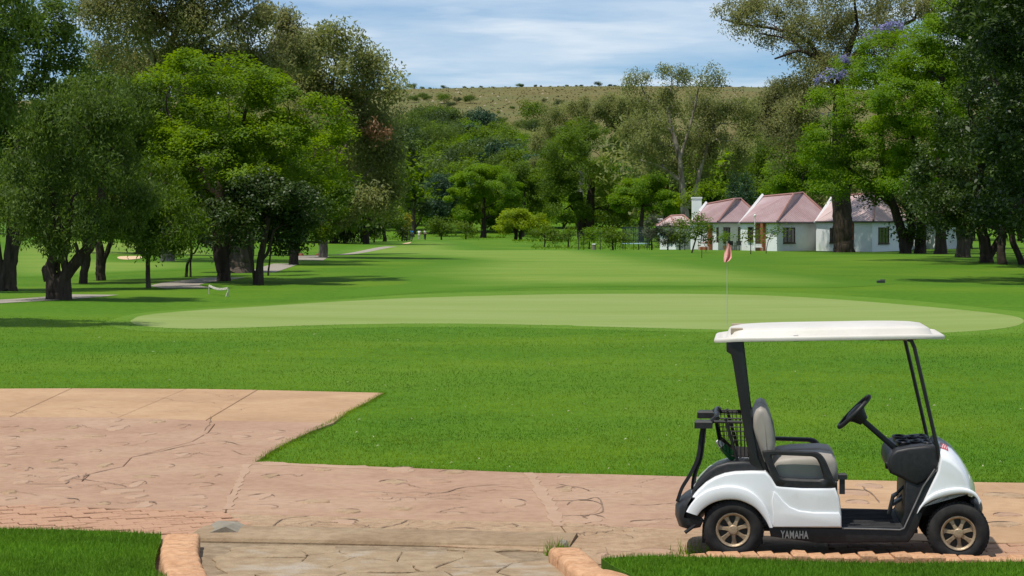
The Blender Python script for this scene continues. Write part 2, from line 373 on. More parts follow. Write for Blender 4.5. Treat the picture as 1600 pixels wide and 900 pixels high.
R1 = [(-420, 702), (0, 707.5), (110, 711), (205, 715), (300, 719), (356, 717), (405, 713.5)]
slab([(-420, 655), (15, 651.5), (184, 652.5), (322, 656.5), (336, 662), (325, 676), (300, 690), (262, 700), (205, 715), (110, 711), (0, 707.5), (-420, 702)], M['slab_pink'])
slab([(322, 656.5), (521, 660.5), (490, 672), (455, 688), (425, 704), (412, 713.5), (356, 717), (300, 719), (205, 715), (262, 700), (300, 690), (325, 676), (336, 662)], M['slab_pink'])
slab([(-420, 702), (0, 707.5), (110, 711), (205, 715), (192, 729), (140, 741), (128, 752), (60, 753), (-420, 748)], M['slab_pink'])
slab([(205, 715), (300, 719), (356, 717), (412, 713.5), (400, 722), (384, 727), (378, 742), (372, 756), (250, 755), (128, 752), (140, 741), (192, 729)], M['slab_pink'])
slab([(-420, 748), (60, 753), (128, 752), (250, 755), (372, 756), (362, 768), (357, 784), (353, 799), (260, 796), (130, 792), (0, 789), (-420, 781)], M['slab_pink'])
C0 = [(384, 727), (400, 722), (520, 726), (640, 731), (740, 735), (826, 738.5), (836, 752), (845, 766), (700, 766.5), (560, 764), (430, 764), (367, 765), (372, 756), (378, 742)]
slab(C0, M['slab_pink'])
slab([(367, 765), (430, 764), (560, 764), (700, 766.5), (845, 766), (853, 782), (864, 800), (872, 815), (760, 814), (640, 811), (500, 806), (372, 803), (353, 799), (357, 784), (362, 768)], M['slab_pink'])
slab([(353, 799), (372, 803), (500, 806), (640, 811), (760, 814), (872, 815), (885, 832), (885, 862), (660, 850), (420, 839), (398, 836)], M['slab_rough'])
slab([(826, 738.5), (960, 741), (1100, 745), (1250, 748), (1260, 763), (1275, 790), (1060, 788), (990, 786), (900, 782), (853, 782), (845, 766), (836, 752)], M['slab_pink'])
slab([(853, 782), (900, 782), (990, 786), (1060, 788), (1275, 790), (1290, 830), (1060, 826), (960, 822), (872, 815), (864, 800)], M['slab_pink'])
slab([(872, 815), (960, 822), (1060, 826), (1290, 830), (1300, 874), (1060, 876), (930, 880), (885, 862), (885, 832)], M['slab_rough'])
slab([(1250, 748), (1400, 751), (1600, 754), (2100, 761), (2100, 800), (1600, 795), (1275, 790), (1260, 763)], M['slab_tan'])
slab([(1275, 790), (1600, 795), (2100, 800), (2100, 850), (1600, 848), (1292, 842), (1290, 830)], M['slab_tan'])

slab([(1703, 851), (2300, 858), (2300, 900), (1703, 900)], M['slab_rough'])
# cobble bricks along the near edge, laid in slanting courses
def brick_field(poly, ang, m_, L=.235, B=.115, gap=.008, z=PZ, lim=300):
    c, s = math.cos(ang), math.sin(ang); P = [(x * c + y * s, -x * s + y * c) for x, y in poly]
    x0, x1 = min(p[0] for p in P), max(p[0] for p in P); y0, y1 = min(p[1] for p in P), max(p[1] for p in P)
    protos = []
    for k in range(5):
        mb = MB(); h = [random.uniform(-.005, .004) for _ in range(4)]; b = .007
        mb.bbox(-L / 2 + gap / 2, L / 2 - gap / 2, -B / 2 + gap / 2, B / 2 - gap / 2, -.03, 0, b)
        for i in range(8, 12): q = mb.v[i]; mb.v[i] = (q[0], q[1], q[2] + h[i - 8])
        me = mb.mesh('paving_brick', 20); me.materials.append(m_); protos.append(me)
    cand = []
    r = 0; y = y0
    while y < y1:
        x = x0 + (L / 2 if r % 2 else 0)
        while x < x1:
            cand.append((x, y)); x += L
        y += B; r += 1
    wpts = np.array([(x * c - y * s, x * s + y * c) for x, y in cand]); ok = inside(wpts, poly)
    wpts = wpts[ok]
    order = np.argsort(np.hypot(wpts[:, 0] + 2.2, wpts[:, 1] - 17.5))[:lim]
    for i in order:
        o = bpy.data.objects.new('paving_brick', random.choice(protos)); COL.objects.link(o); o.parent = pave
        o.location = (wpts[i][0], wpts[i][1], z + random.uniform(-.006, .004)); o.rotation_euler = (random.uniform(-.012, .012), random.uniform(-.012, .012), ang + random.uniform(-.025, .025))
BR = [(-40, 789), (0, 789), (130, 792), (260, 796), (353, 799), (398, 836), (335, 839), (258, 850), (120, 848), (-40, 842)]
brick_field([GP(p) for p in BR], math.radians(24), M['brick'], L=.25, B=.125)
brick_field([GP(p) for p in [(1285, 843), (1600, 849), (1700, 850), (1700, 882), (1285, 882)]], math.radians(3), M['brick'], L=.25, B=.125, lim=140)

# stones showing through the concrete, with a dark crescent strip round their far edge
crack = MB()
def stroke(px, w=.02, z=PZ + .004, wob=.012):
    c = spline([GP(p) for p in px], 5) if len(px) > 2 else [GP(p) for p in px]
    c = [Vector(p) + Vector((random.uniform(-wob, wob), random.uniform(-wob, wob))) for p in c]; n = len(c); L, R = [], []
    for i, p in enumerate(c):
        t = (c[min(n - 1, i + 1)] - c[max(0, i - 1)]).normalized(); nn = Vector((-t.y, t.x)); e = w * random.uniform(.35, 1.0) * (.25 if i in (0, n - 1) else 1)
        L.append(p + nn * e / 2); R.append(p - nn * e / 2)
    b = len(crack.v); crack.v += [(p.x, p.y, z) for p in L] + [(p.x, p.y, z) for p in R]
    crack.f += [(b + i, b + n + i, b + n + i + 1, b + i + 1) for i in range(n - 1)]; crack.m += [0] * (n - 1)
def stone(px, py, wpx, hpx, far=True):
    x, Y = GP((px, py)); rx = wpx / 2 / FPX * Y; ry = hpx / 2 * Y * Y / (FPX * EYE)
    n = 13; ph = random.uniform(0, 6); P = []
    for i in range(n):
        a = 2 * PI * i / n; r = 1 + .2 * math.sin(2 * a + ph) + .14 * math.sin(3 * a + 2 * ph) + random.uniform(-.14, .14); P.append((x + rx * r * math.cos(a), Y + ry * r * math.sin(a)))
    mb = MB(); mb.prism(P, 0, PZ + random.uniform(.004, .011), .012); mb.build('stone', M[random.choice(['stone', 'stone', 'slab_pink', 'slab_rough'])], pave, 30)
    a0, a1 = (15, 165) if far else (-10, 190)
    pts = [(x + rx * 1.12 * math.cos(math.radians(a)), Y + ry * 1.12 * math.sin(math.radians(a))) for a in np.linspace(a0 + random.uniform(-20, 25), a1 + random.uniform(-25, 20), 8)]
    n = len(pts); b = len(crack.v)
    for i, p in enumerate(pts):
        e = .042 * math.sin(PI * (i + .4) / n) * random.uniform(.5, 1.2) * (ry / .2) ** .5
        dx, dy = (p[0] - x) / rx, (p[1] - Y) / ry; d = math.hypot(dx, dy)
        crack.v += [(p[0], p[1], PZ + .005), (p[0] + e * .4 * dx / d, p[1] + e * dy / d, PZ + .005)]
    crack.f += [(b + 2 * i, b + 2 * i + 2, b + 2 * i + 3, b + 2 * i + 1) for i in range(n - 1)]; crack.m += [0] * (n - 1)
def c3(u, v): return (u * .2888, 580 + v * .2888)
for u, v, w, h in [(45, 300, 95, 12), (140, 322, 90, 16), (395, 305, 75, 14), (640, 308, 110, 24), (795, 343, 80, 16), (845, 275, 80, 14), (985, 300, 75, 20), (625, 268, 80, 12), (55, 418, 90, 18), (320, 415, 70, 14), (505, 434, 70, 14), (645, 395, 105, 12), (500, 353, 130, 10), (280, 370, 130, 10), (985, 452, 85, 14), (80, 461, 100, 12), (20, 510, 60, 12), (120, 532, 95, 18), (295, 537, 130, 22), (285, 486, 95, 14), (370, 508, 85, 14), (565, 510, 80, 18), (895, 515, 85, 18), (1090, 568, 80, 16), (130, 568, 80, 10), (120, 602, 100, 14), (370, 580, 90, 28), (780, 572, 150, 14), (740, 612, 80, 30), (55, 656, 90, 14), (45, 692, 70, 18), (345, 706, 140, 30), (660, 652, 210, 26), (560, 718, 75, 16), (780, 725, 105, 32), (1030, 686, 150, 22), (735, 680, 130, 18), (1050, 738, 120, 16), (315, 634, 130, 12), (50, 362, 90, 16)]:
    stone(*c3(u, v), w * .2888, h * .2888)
def c4(u, v): return (300 + u * .3, 580 + v * .3)
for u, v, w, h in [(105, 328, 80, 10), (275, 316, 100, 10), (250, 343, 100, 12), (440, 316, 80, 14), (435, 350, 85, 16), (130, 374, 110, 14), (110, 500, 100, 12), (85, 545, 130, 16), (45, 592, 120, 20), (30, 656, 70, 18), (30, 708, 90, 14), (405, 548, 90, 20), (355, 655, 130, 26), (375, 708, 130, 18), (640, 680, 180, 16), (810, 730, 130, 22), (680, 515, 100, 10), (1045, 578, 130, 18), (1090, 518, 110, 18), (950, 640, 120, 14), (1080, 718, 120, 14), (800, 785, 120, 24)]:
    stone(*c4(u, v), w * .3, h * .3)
def c5(u, v): return (560 + u * .3375, 700 + v * .3375)
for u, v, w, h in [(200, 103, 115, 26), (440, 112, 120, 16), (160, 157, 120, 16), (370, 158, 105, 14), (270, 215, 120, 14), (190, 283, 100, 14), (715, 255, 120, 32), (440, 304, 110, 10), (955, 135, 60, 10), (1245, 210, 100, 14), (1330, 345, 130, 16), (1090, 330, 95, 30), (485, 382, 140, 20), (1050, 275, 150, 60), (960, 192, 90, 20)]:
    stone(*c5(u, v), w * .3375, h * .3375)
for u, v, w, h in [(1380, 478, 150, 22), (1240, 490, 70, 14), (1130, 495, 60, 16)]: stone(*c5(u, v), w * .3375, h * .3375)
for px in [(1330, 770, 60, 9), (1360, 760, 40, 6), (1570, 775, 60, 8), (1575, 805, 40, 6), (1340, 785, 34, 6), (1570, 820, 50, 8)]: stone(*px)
for pts in [[(205, 715), (262, 703), (300, 695), (345, 690), (380, 696)], [(330, 650), (327, 664), (318, 674)], [(150, 752), (110, 748), (100, 756), (30, 756)], [(192, 729), (140, 741), (128, 752)], [(500, 678), (470, 680)], [(850, 783), (905, 782), (935, 778), (940, 800), (905, 806), (872, 806)], [(560, 768), (640, 771), (690, 770), (730, 761), (790, 757)], [(905, 805), (925, 815), (910, 819)], [(840, 832), (855, 842), (880, 840), (893, 833)], [(980, 788), (1010, 790), (1055, 786)], [(945, 856), (952, 867)], [(425, 829), (440, 812), (485, 806)], [(425, 829), (455, 833), (495, 831)], [(560, 833), (590, 826), (625, 818), (637, 812)], [(522, 816), (558, 812)], [(640, 768), (690, 771)], [(1340, 756), (1360, 770), (1375, 786)], [(1560, 812), (1590, 806)], [(870, 756), (905, 762), (925, 768)], [(800, 748), (835, 745)], [(700, 835), (705, 845)]]:
    stroke(pts, .020)
# the crumbled pale strip of mortar along the joints of the drive
def crumble(px, w):
    c = [Vector(GP(p)) for p in spline(px, 6)]; L, R = [], []
    for i, p in enumerate(c):
        d = (c[min(len(c) - 1, i + 1)] - c[max(0, i - 1)]).normalized(); nn = Vector((-d.y, d.x)); L.append(tuple(p + nn * w * random.uniform(.25, .75))); R.append(tuple(p - nn * w * random.uniform(.1, .5)))
    mb = MB(); mb.prism(L + R[::-1], 0, PZ + .005, .003); mb.build('mortar_strip', M['stone'], pave, 30)
crumble([(822, 739), (832, 752), (843, 768), (855, 790), (866, 814), (872, 822)], .13); crumble([(385, 726), (378, 742), (371, 757), (362, 774), (355, 796)], .09)
crumble([(395, 724), (470, 727), (560, 731), (640, 733)], .28)
# hairline cracks wandering over the slabs
for _ in range(70):
    px_, py_ = random.choice([(random.uniform(0, 380), random.uniform(664, 785)), (random.uniform(390, 1060), random.uniform(732, 812)), (random.uniform(420, 1060), random.uniform(815, 845)), (random.uniform(0, 560), random.uniform(612, 655))]); pts = [(px_, py_)]; dx = random.choice((-1, 1))
    for k in range(random.randint(3, 6)): px_ += dx * random.uniform(8, 22); py_ += random.gauss(0, 2.6); pts.append((px_, py_))
    if all(inside(np.array([GP(p)]), PAVE)[0] and not (p[0] > 400 and p[1] < 726) for p in pts): stroke(pts, random.uniform(.006, .012), wob=.02)
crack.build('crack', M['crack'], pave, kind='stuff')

# smooth concrete edge across the head of the walk, with its grey end pieces
g0, g1 = (-2.55, 17.02), (.44, 16.63)
mb = MB()
prof = [(0.62, .03), (0.60, .060), (.56, .066), (.36, .062), (.06, .050), (0.015, .044), (0, .02), (0, -.2), (.62, -.2)]
dirv = Vector((g1[0] - g0[0], g1[1] - g0[1])).normalized(); nrm = Vector((-dirv.y, dirv.x))
loops = []
for t in np.linspace(0, 1, 9):
    c = Vector(g0).lerp(Vector(g1), t); loops.append([(c.x + nrm.x * (a + .006 * math.sin(9 * t)), c.y + nrm.y * a, z + .004 * math.sin(5 * t)) for a, z in prof])
mb.ring(loops)
tag(mb.build('concrete_edging', M['gutter'], None, 25), 'long smooth tan concrete edging across the head of the stone walk', 'kerb')
def wedge(cx, cy, w, d, h, name, lab, roof=True):
    mb = MB(); V = [(cx - w / 2, cy - d / 2, 0), (cx + w / 2, cy - d / 2, 0), (cx + w / 2, cy + d / 2, 0), (cx - w / 2, cy + d / 2, 0), (cx + w * .05, cy - d * .5, h), (cx - w * .18, cy + d * .42, h * .95), (cx + w * .14, cy + d * .40, h * .9)]
    mb.add(V, [(3, 2, 1, 0), (0, 1, 4), (1, 2, 6, 4), (2, 3, 5, 6), (3, 0, 4, 5), (4, 6, 5)])
    return tag(mb.build(name, M['grey_conc'], None, 20), lab, 'stone')
x, y = G(347, 832, .06); wedge(x, y + .22, .50, .42, .105, 'concrete_wedge', 'grey concrete wedge standing beside the left end of the edging')
x, y = G(882, 856, .03); wedge(x, y + .1, .14, .2, .07, 'concrete_stub', 'small grey concrete stub behind the first block of the right kerb')

# the stone walk coming up to the edging
WALK = [(-2.48, 17.0), (.52, 16.62), (.95, 15.2), (1.3, 12), (1.3, 9), (-2.3, 9), (-2.15, 13), (-2.2, 15)]
mb = MB(); mb.prism(WALK, -.2, .012); walk = mb.build('stone_walk', M['mortar'], kind='structure')
nx_, ny_ = 8, 12
jit = {(i, j): (-2.52 + (i + random.uniform(-.42, .42)) * 3.4 / nx_, 13.2 + (j + random.uniform(-.42, .42)) * 3.8 / ny_) for i in range(nx_ + 1) for j in range(ny_ + 1)}
for i in range(nx_):
    for j in range(ny_):
        q = [jit[i, j], jit[i + 1, j], jit[i + 1, j + 1], jit[i, j + 1]]
        cxy = (sum(p[0] for p in q) / 4, sum(p[1] for p in q) / 4)
        P = np.array(q + [cxy])
        front = np.array([p[1] < 16.98 - (p[0] + 2.55) * .131 for p in q]).all()
        if not front: q = [(p[0], min(p[1], 16.955 - (p[0] + 2.55) * .131)) for p in q]
        if area2(ccw(q)) / 2 < .006 or not inside(P, WALK).all(): continue
        mid = []
        for k in range(4):
            a, b = Vector(q[k]), Vector(q[(k + 1) % 4]); mid += [tuple(a), tuple(a.lerp(b, .33) + Vector((random.uniform(-.02, .02), random.uniform(-.02, .02)))), tuple(a.lerp(b, .68) + Vector((random.uniform(-.02, .02), random.uniform(-.02, .02))))]
        mb = MB(); mb.prism(inset(ccw(mid), random.uniform(.001, .007)), -.01, .030 + random.uniform(-.004, .005), .007)
        z0 = len(mb.v) // 3
        tx, ty = random.uniform(-.012, .012), random.uniform(-.012, .012)
        mb.v = [(v[0], v[1], v[2] + ((v[0] - cxy[0]) * tx + (v[1] - cxy[1]) * ty if v[2] > 0 else 0)) for v in mb.v]
        mb.build('flagstone', M['flag'], walk, 25)

# terracotta kerbs either side of the walk
def kerb_line(line, w, z0, z1, cuts, name, lab, prs=.03, z_end=None):
    """line: centre line (x, y); cuts: fractions where the blocks meet"""
    root = None
    pts = spline(line, 10); n = len(pts)
    def at(t):
        f = t * (n - 1); i = min(int(f), n - 2); a, b = Vector(pts[i]), Vector(pts[i + 1]); return a.lerp(b, f - i), (b - a).normalized()
    cs = [(-w / 2, z0), (-w / 2, z1 - prs), (-w / 2 + prs * .35, z1 - prs * .3), (-w / 2 + prs, z1), (w / 2 - prs, z1), (w / 2 - prs * .35, z1 - prs * .3), (w / 2, z1 - prs), (w / 2, z0)]
    r = thing(name, (pts[0][0], pts[0][1], 0), lab, 'kerb'); org = Vector((pts[0][0], pts[0][1], 0))
    for a, b in zip(cuts[:-1], cuts[1:]):
        mb = MB(); loops = []; ts = [a + (b - a) * q for q in (0.004, .03, .2, .4, .6, .8, .97, .996)]
        jz = random.uniform(-.006, .006)
        for k, t in enumerate(ts):
            c, d = at(t); nn = Vector((-d.y, d.x)); e = .012 if k in (0, 7) else 0; wob = random.uniform(-.006, .006)
            loops.append([(c.x + nn.x * (q * (1 - e * 2) + wob) - org.x, c.y + nn.y * (q * (1 - e * 2) + wob) - org.y, z + jz + random.uniform(-.002, .002) - (e if z > z0 else 0)) for q, z in cs])
        mb.ring(loops); mb.build('kerb_block', M['kerb'], r, 50)
    return r
def GK(px, py, z): return G(px, py, z)
kz = .12
kl = [GK(284, 834, kz), GK(281, 850, kz), GK(282, 868, kz), GK(287, 884, kz), GK(293, 898, kz), (-2.06, 13.9), (-1.9, 12.4), (-1.8, 10.5)]
kerb_line(kl, .275, -.1, kz, [0, .135, .27, .42, .56, .70, .85, 1], 'curved_kerb', 'curved terracotta kerb between the left lawn and the stone walk')
kr = [GK(883, 856, .13), GK(902, 872, .13), GK(922, 890, .13), (.70, 14.6), (.95, 13.4), (1.15, 12.0), (1.2, 10.5)]
kerb_line(kr, .24, -.1, .13, [0, .12, .235, .37, .52, .68, .84, 1], 'curved_kerb', 'rounded terracotta kerb blocks between the right lawn and the stone walk', .035)
# brick edging in front of the cart
edging = thing('brick_edging', (1.3, 15.5, 0), 'row of pale brick headers edging the right lawn beside the cart wheels', 'kerb')
me_b = []
for k in range(4):
    mb = MB(); mb.bbox(-.058, .058, -.11, .11, -.2, 0, .014); [mb.v.__setitem__(i, (mb.v[i][0], mb.v[i][1], random.uniform(-.012, .006))) for i in range(8, 12)]
    me = mb.mesh('brick', 25); me.materials.append(M['kerb']); me_b.append(me)
for k in range(46):
    px = 1066 + 26.3 * k; py = float(np.interp(px, [1050, 1150, 1300, 1450, 1600, 1800], [864, 861, 860.5, 863.5, 867, 873]))
    x, y = G(px, py + 3, .13); o = bpy.data.objects.new('brick', random.choice(me_b)); COL.objects.link(o); o.parent = edging
    o.location = (x - 1.3, y - 15.5, .13 + random.uniform(-.012, .008)); o.rotation_euler = (random.uniform(-.03, .03), random.uniform(-.03, .03), random.uniform(-.05, .05))

# ------------------------------------------------------------------ the two near lawns and the grass blades
def near_lawn(poly, zf, name):
    bm = bmesh.new(); bm.faces.new([bm.verts.new((x, y, 0)) for x, y in ccw(poly)])
    for ax in (0, 1):
        for k in np.arange(-12, 25, .35):
            no = [0, 0, 0]; no[ax] = 1; co = [0, 0, 0]; co[ax] = k + .0137
            bmesh.ops.bisect_plane(bm, geom=bm.verts[:] + bm.edges[:] + bm.faces[:], plane_co=co, plane_no=no)
    for v in bm.verts: v.co.z = zf(v.co.x, v.co.y)
    r = bmesh.ops.extrude_edge_only(bm, edges=[e for e in bm.edges if e.is_boundary])
    for v in [g for g in r['geom'] if isinstance(g, bmesh.types.BMVert)]: v.co.z = -.2
    me = bpy.data.meshes.new(name); bm.to_mesh(me); bm.free(); smooth_mesh(me, 40)
    return put(name, me, M['lawn_near'], kind='structure')
LEFT = [(-9, 9), (-9, 17.55), (-4.6, 17.5), (-4.0, 17.32), (-3.3, 17.2), (-2.75, 17.06), (-2.68, 16.6), (-2.62, 16.0), (-2.5, 15.2), (-2.22, 13.9), (-2.05, 12.4), (-1.96, 9)]
def zl(x, y): return .055 + .02 * math.sin(x * 1.3) + .012 * (17.3 - y)
RIGHT = [(.64, 15.62), (.8, 15.62), (1.0, 15.6), (1.3, 15.47), (1.9, 15.4), (2.6, 15.36), (3.6, 15.34), (9, 15.2), (9, 9), (1.36, 9), (1.36, 10.5), (1.3, 12), (1.12, 13.4), (.85, 14.6), (.72, 15.15)]
def zr(x, y): return .085 + .035 * min(1, max(0, (x - .6) / .6)) + .015 * math.sin(x * 1.7) + .01 * (15.4 - y)
near_lawn(LEFT, zl, 'lawn_left'); near_lawn(RIGHT, zr, 'lawn_right')

def grass_mat(name, stops, pale):
    m = bpy.data.materials.new(name); m.use_nodes = True; t = m.node_tree; t.nodes.clear(); N = t.nodes.new; L = t.links.new
    out = N('ShaderNodeOutputMaterial'); co = N('ShaderNodeTexCoord').outputs['Object']
    at = N('ShaderNodeAttribute'); at.attribute_name = 'tint'
    rp = N('ShaderNodeValToRGB'); e = rp.color_ramp.elements
    e[0].color = (*stops[0], 1); e[1].color = (*stops[2], 1); k = e.new(.5); k.color = (*stops[1], 1); L(at.outputs['Fac'], rp.inputs['Fac'])
    nz = N('ShaderNodeTexNoise'); nz.inputs['Scale'].default_value = .16; nz.inputs['Detail'].default_value = 8; nz.inputs['Roughness'].default_value = .65; L(co, nz.inputs['Vector'])
    mr = N('ShaderNodeMapRange'); mr.inputs['From Min'].default_value = .42; mr.inputs['From Max'].default_value = .66; L(nz.outputs['Fac'], mr.inputs['Value'])
    mx = N('ShaderNodeMix'); mx.data_type = 'RGBA'; mx.inputs['B'].default_value = (*pale, 1); L(mr.outputs['Result'], mx.inputs['Factor']); L(rp.outputs['Color'], mx.inputs['A'])
    n2 = N('ShaderNodeTexNoise'); n2.inputs['Scale'].default_value = .7; n2.inputs['Detail'].default_value = 6; n2.inputs['Roughness'].default_value = .7; L(co, n2.inputs['Vector'])
    m2 = N('ShaderNodeMapRange'); m2.inputs['From Min'].default_value = .35; m2.inputs['From Max'].default_value = .68; m2.inputs['To Min'].default_value = .72; m2.inputs['To Max'].default_value = 1.32; L(n2.outputs['Fac'], m2.inputs['Value'])
    hv = N('ShaderNodeHueSaturation'); L(m2.outputs['Result'], hv.inputs['Value']); L(mx.outputs['Result'], hv.inputs['Color'])
    class _o: outputs = {'Result': hv.outputs['Color']}
    mx = _o
    p = N('ShaderNodeBsdfPrincipled'); p.inputs['Roughness'].default_value = .6; p.inputs['Specular IOR Level'].default_value = .12; L(mx.outputs['Result'], p.inputs['Base Color'])
    tr = N('ShaderNodeBsdfTranslucent'); L(mx.outputs['Result'], tr.inputs['Color'])
    ms = N('ShaderNodeMixShader'); ms.inputs['Fac'].default_value = .35; L(p.outputs['BSDF'], ms.inputs[1]); L(tr.outputs['BSDF'], ms.inputs[2]); L(ms.outputs['Shader'], out.inputs['Surface'])
    return m
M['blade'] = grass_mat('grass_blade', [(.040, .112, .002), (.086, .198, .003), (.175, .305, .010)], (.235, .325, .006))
M['blade_near'] = grass_mat('grass_blade_near', [(.042, .125, .004), (.085, .21, .007), (.17, .31, .02)], (.125, .245, .010))  # less yellow grass mix for the two near lawns
def blades(name, P, h, w, m_, lean=.7, seed=3, clump=None):
    g = np.random.default_rng(seed); n = len(P); a = g.uniform(0, 2 * PI, n); b = g.uniform(0, 2 * PI, n)
    h = h * g.uniform(.5, 1.25, n); l = h * g.uniform(.1, lean * 1.4, n); w = w * g.uniform(.6, 1.3, n)
    sx, sy = np.cos(a) * w / 2, np.sin(a) * w / 2
    V = np.empty((n, 3, 3)); V[:, 0] = P + np.stack([sx, sy, 0 * sx], 1); V[:, 1] = P - np.stack([sx, sy, 0 * sx], 1)
    V[:, 2] = P + np.stack([np.cos(b) * l, np.sin(b) * l, np.sqrt(np.maximum(h * h - l * l, (h * .25) ** 2))], 1)
    me = mesh_np(name, V.reshape(-1, 3), np.arange(3 * n).reshape(n, 3))
    at = me.attributes.new('tint', 'FLOAT', 'FACE')
    base = .48 + .12 * np.sin(P[:, 0] * 2.3 + 1.3 * np.sin(P[:, 1] * 1.1)) * np.sin(P[:, 1] * .9 + .7 * np.sin(P[:, 0] * 1.9)) + .17 * np.sin(P[:, 0] * .45 + 1.7 * np.sin(P[:, 1] * .21)) * np.sin(P[:, 1] * .33 + 1.1 * np.sin(P[:, 0] * .31) + .8)
    at.data.foreach_set('value', np.clip(base + g.normal(0, .2, n), 0, 1).astype(np.float32))
    return put(name, me, m_, kind='stuff')
def scatter_poly(poly, n, g):
    A = np.array(poly); lo, hi = A.min(0), A.max(0); P = g.uniform(lo, hi, (n, 2)); return P[inside(P, poly)]
g_ = np.random.default_rng(5)
def near_grass(poly, zf, ymin, dens, seed):
    A = np.array(poly); P = scatter_poly([(x, max(y, ymin)) for x, y in poly], int(dens * (A[:, 0].max() - A[:, 0].min()) * (A[:, 1].max() - ymin)), g_)
    P = P[(P[:, 0] > -6.2) & (P[:, 0] < 6.2)]
    z = np.array([zf(x, y) for x, y in P]); return blades('grass', np.column_stack([P, z]), .040, .0052, M['blade_near'], .9, seed)
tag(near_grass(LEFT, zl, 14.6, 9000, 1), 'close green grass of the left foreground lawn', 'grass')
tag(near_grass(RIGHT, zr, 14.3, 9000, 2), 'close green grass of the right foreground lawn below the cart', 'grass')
# mown lawn between the drive and the green: denser where it is nearer
n = 560000
py = g_.uniform(492, 770, n); px = g_.uniform(-230, 1830, n)
Yb = FPX * EYE / (py - HOR); P = np.column_stack([X(px, Yb), Yb])
drive_in = PAVE
keep = ~inside(P, drive_in) & ~inside(P, GREEN)
# shaggy overhang on the pavement edge
P = P[keep]; Yk = P[:, 1]
z = terr(P[:, 0], P[:, 1])
tag(blades('grass', np.column_stack([P, z]), .018 + .00025 * Yk, .003 + .00017 * Yk, M['blade'], 1.0, 9), 'bright mown grass between the paved drive and the putting green', 'grass')
ed = []
for a, b in zip(OUT_PX[:-1], OUT_PX[1:]):
    a, b = Vector(GP(a)), Vector(GP(b)); L_ = (b - a).length
    for _ in range(int(L_ * 420)):
        q = a.lerp(b, random.random()); ed.append((q.x + random.gauss(0, .03), q.y + random.gauss(.02, .03), .015))
tag(blades('grass', np.array(ed), .042, .007, M['blade'], .9, 10), 'fringe of longer grass along the edge of the paved drive', 'grass')
tx = []
for (px_, py_), k, s in [((868, 866), 90, .05), ((878, 880), 60, .04), ((1070, 868), 40, .06), ((1105, 866), 30, .06)]:
    x, y = G(px_, py_, .02); tx += [(x + random.gauss(0, s), y + random.gauss(0, s), .0) for _ in range(k)]
o = blades('weed_tuft', np.array(tx), .15, .012, M['blade'], .5, 12); tag(o, 'tufts of weed growing at the head of the right kerb', 'weeds')
# pale clippings and dry leaves on the lawn
V, F = [], []
for _ in range(150):
    px_, py_ = random.uniform(0, 1600), random.uniform(520, 740); x, y = G(px_, py_)
    if inside(np.array([[x, y]]), PAVE)[0]: continue
    r = random.uniform(.008, .022) * (y / 30); a = random.uniform(0, 6); b = len(V); z = tz(x, y) + .03 + .0006 * y
    V += [(x + r * 1.6 * math.cos(a), y + r * math.sin(a), z + .01), (x - r * .5 * math.sin(a), y + r * .5 * math.cos(a), z + .015), (x - r * 1.6 * math.cos(a), y - r * math.sin(a), z), (x + r * .5 * math.sin(a), y - r * .5 * math.cos(a), z + .012)]; F.append((b, b + 1, b + 2, b + 3))
M['dry'] = mat('dry_leaf', (.42, .40, .24), (.55, .5, .36), 5)
tag(put('fallen_leaves', mesh_np('fallen_leaves', V, F), M['dry'], kind='stuff'), 'pale dry leaves scattered over the mown lawn', 'leaves')

# ------------------------------------------------------------------ trees
M['l_karee'] = leaf_mat('dark_narrow_leaf', (.050, .094, .012), (.150, .220, .040), .46)
M['l_bright'] = leaf_mat('bright_feathery_leaf', (.086, .168, .006), (.20, .31, .012), .52)
M['l_lime'] = leaf_mat('lime_leaf', (.15, .23, .006), (.30, .40, .012), .5)
M['l_mid'] = leaf_mat('mid_green_leaf', (.060, .118, .008), (.145, .225, .018), .45)
M['l_ever'] = leaf_mat('dark_glossy_leaf', (.022, .046, .007), (.066, .108, .018), .25, .42)
M['l_gum'] = leaf_mat('olive_gum_leaf', (.125, .155, .042), (.28, .30, .105), .5)
M['l_gumd'] = leaf_mat('brown_olive_gum_leaf', (.125, .142, .044), (.28, .285, .11), .5)
M['l_blue'] = leaf_mat('blue_green_leaf', (.025, .062, .030), (.065, .120, .060), .25)
M['l_grey'] = leaf_mat('grey_green_leaf', (.060, .075, .045), (.140, .160, .100), .25)
M['l_gold'] = leaf_mat('golden_conifer_leaf', (.20, .20, .015), (.34, .30, .03), .3)
M['l_jaca'] = leaf_mat('fresh_feathery_leaf', (.085, .18, .008), (.185, .31, .016), .5)
M['petal'] = leaf_mat('mauve_petal', (.19, .18, .38), (.33, .32, .56), .4)
M['l_rust'] = leaf_mat('rust_leaf', (.22, .12, .06), (.30, .18, .10), .3)
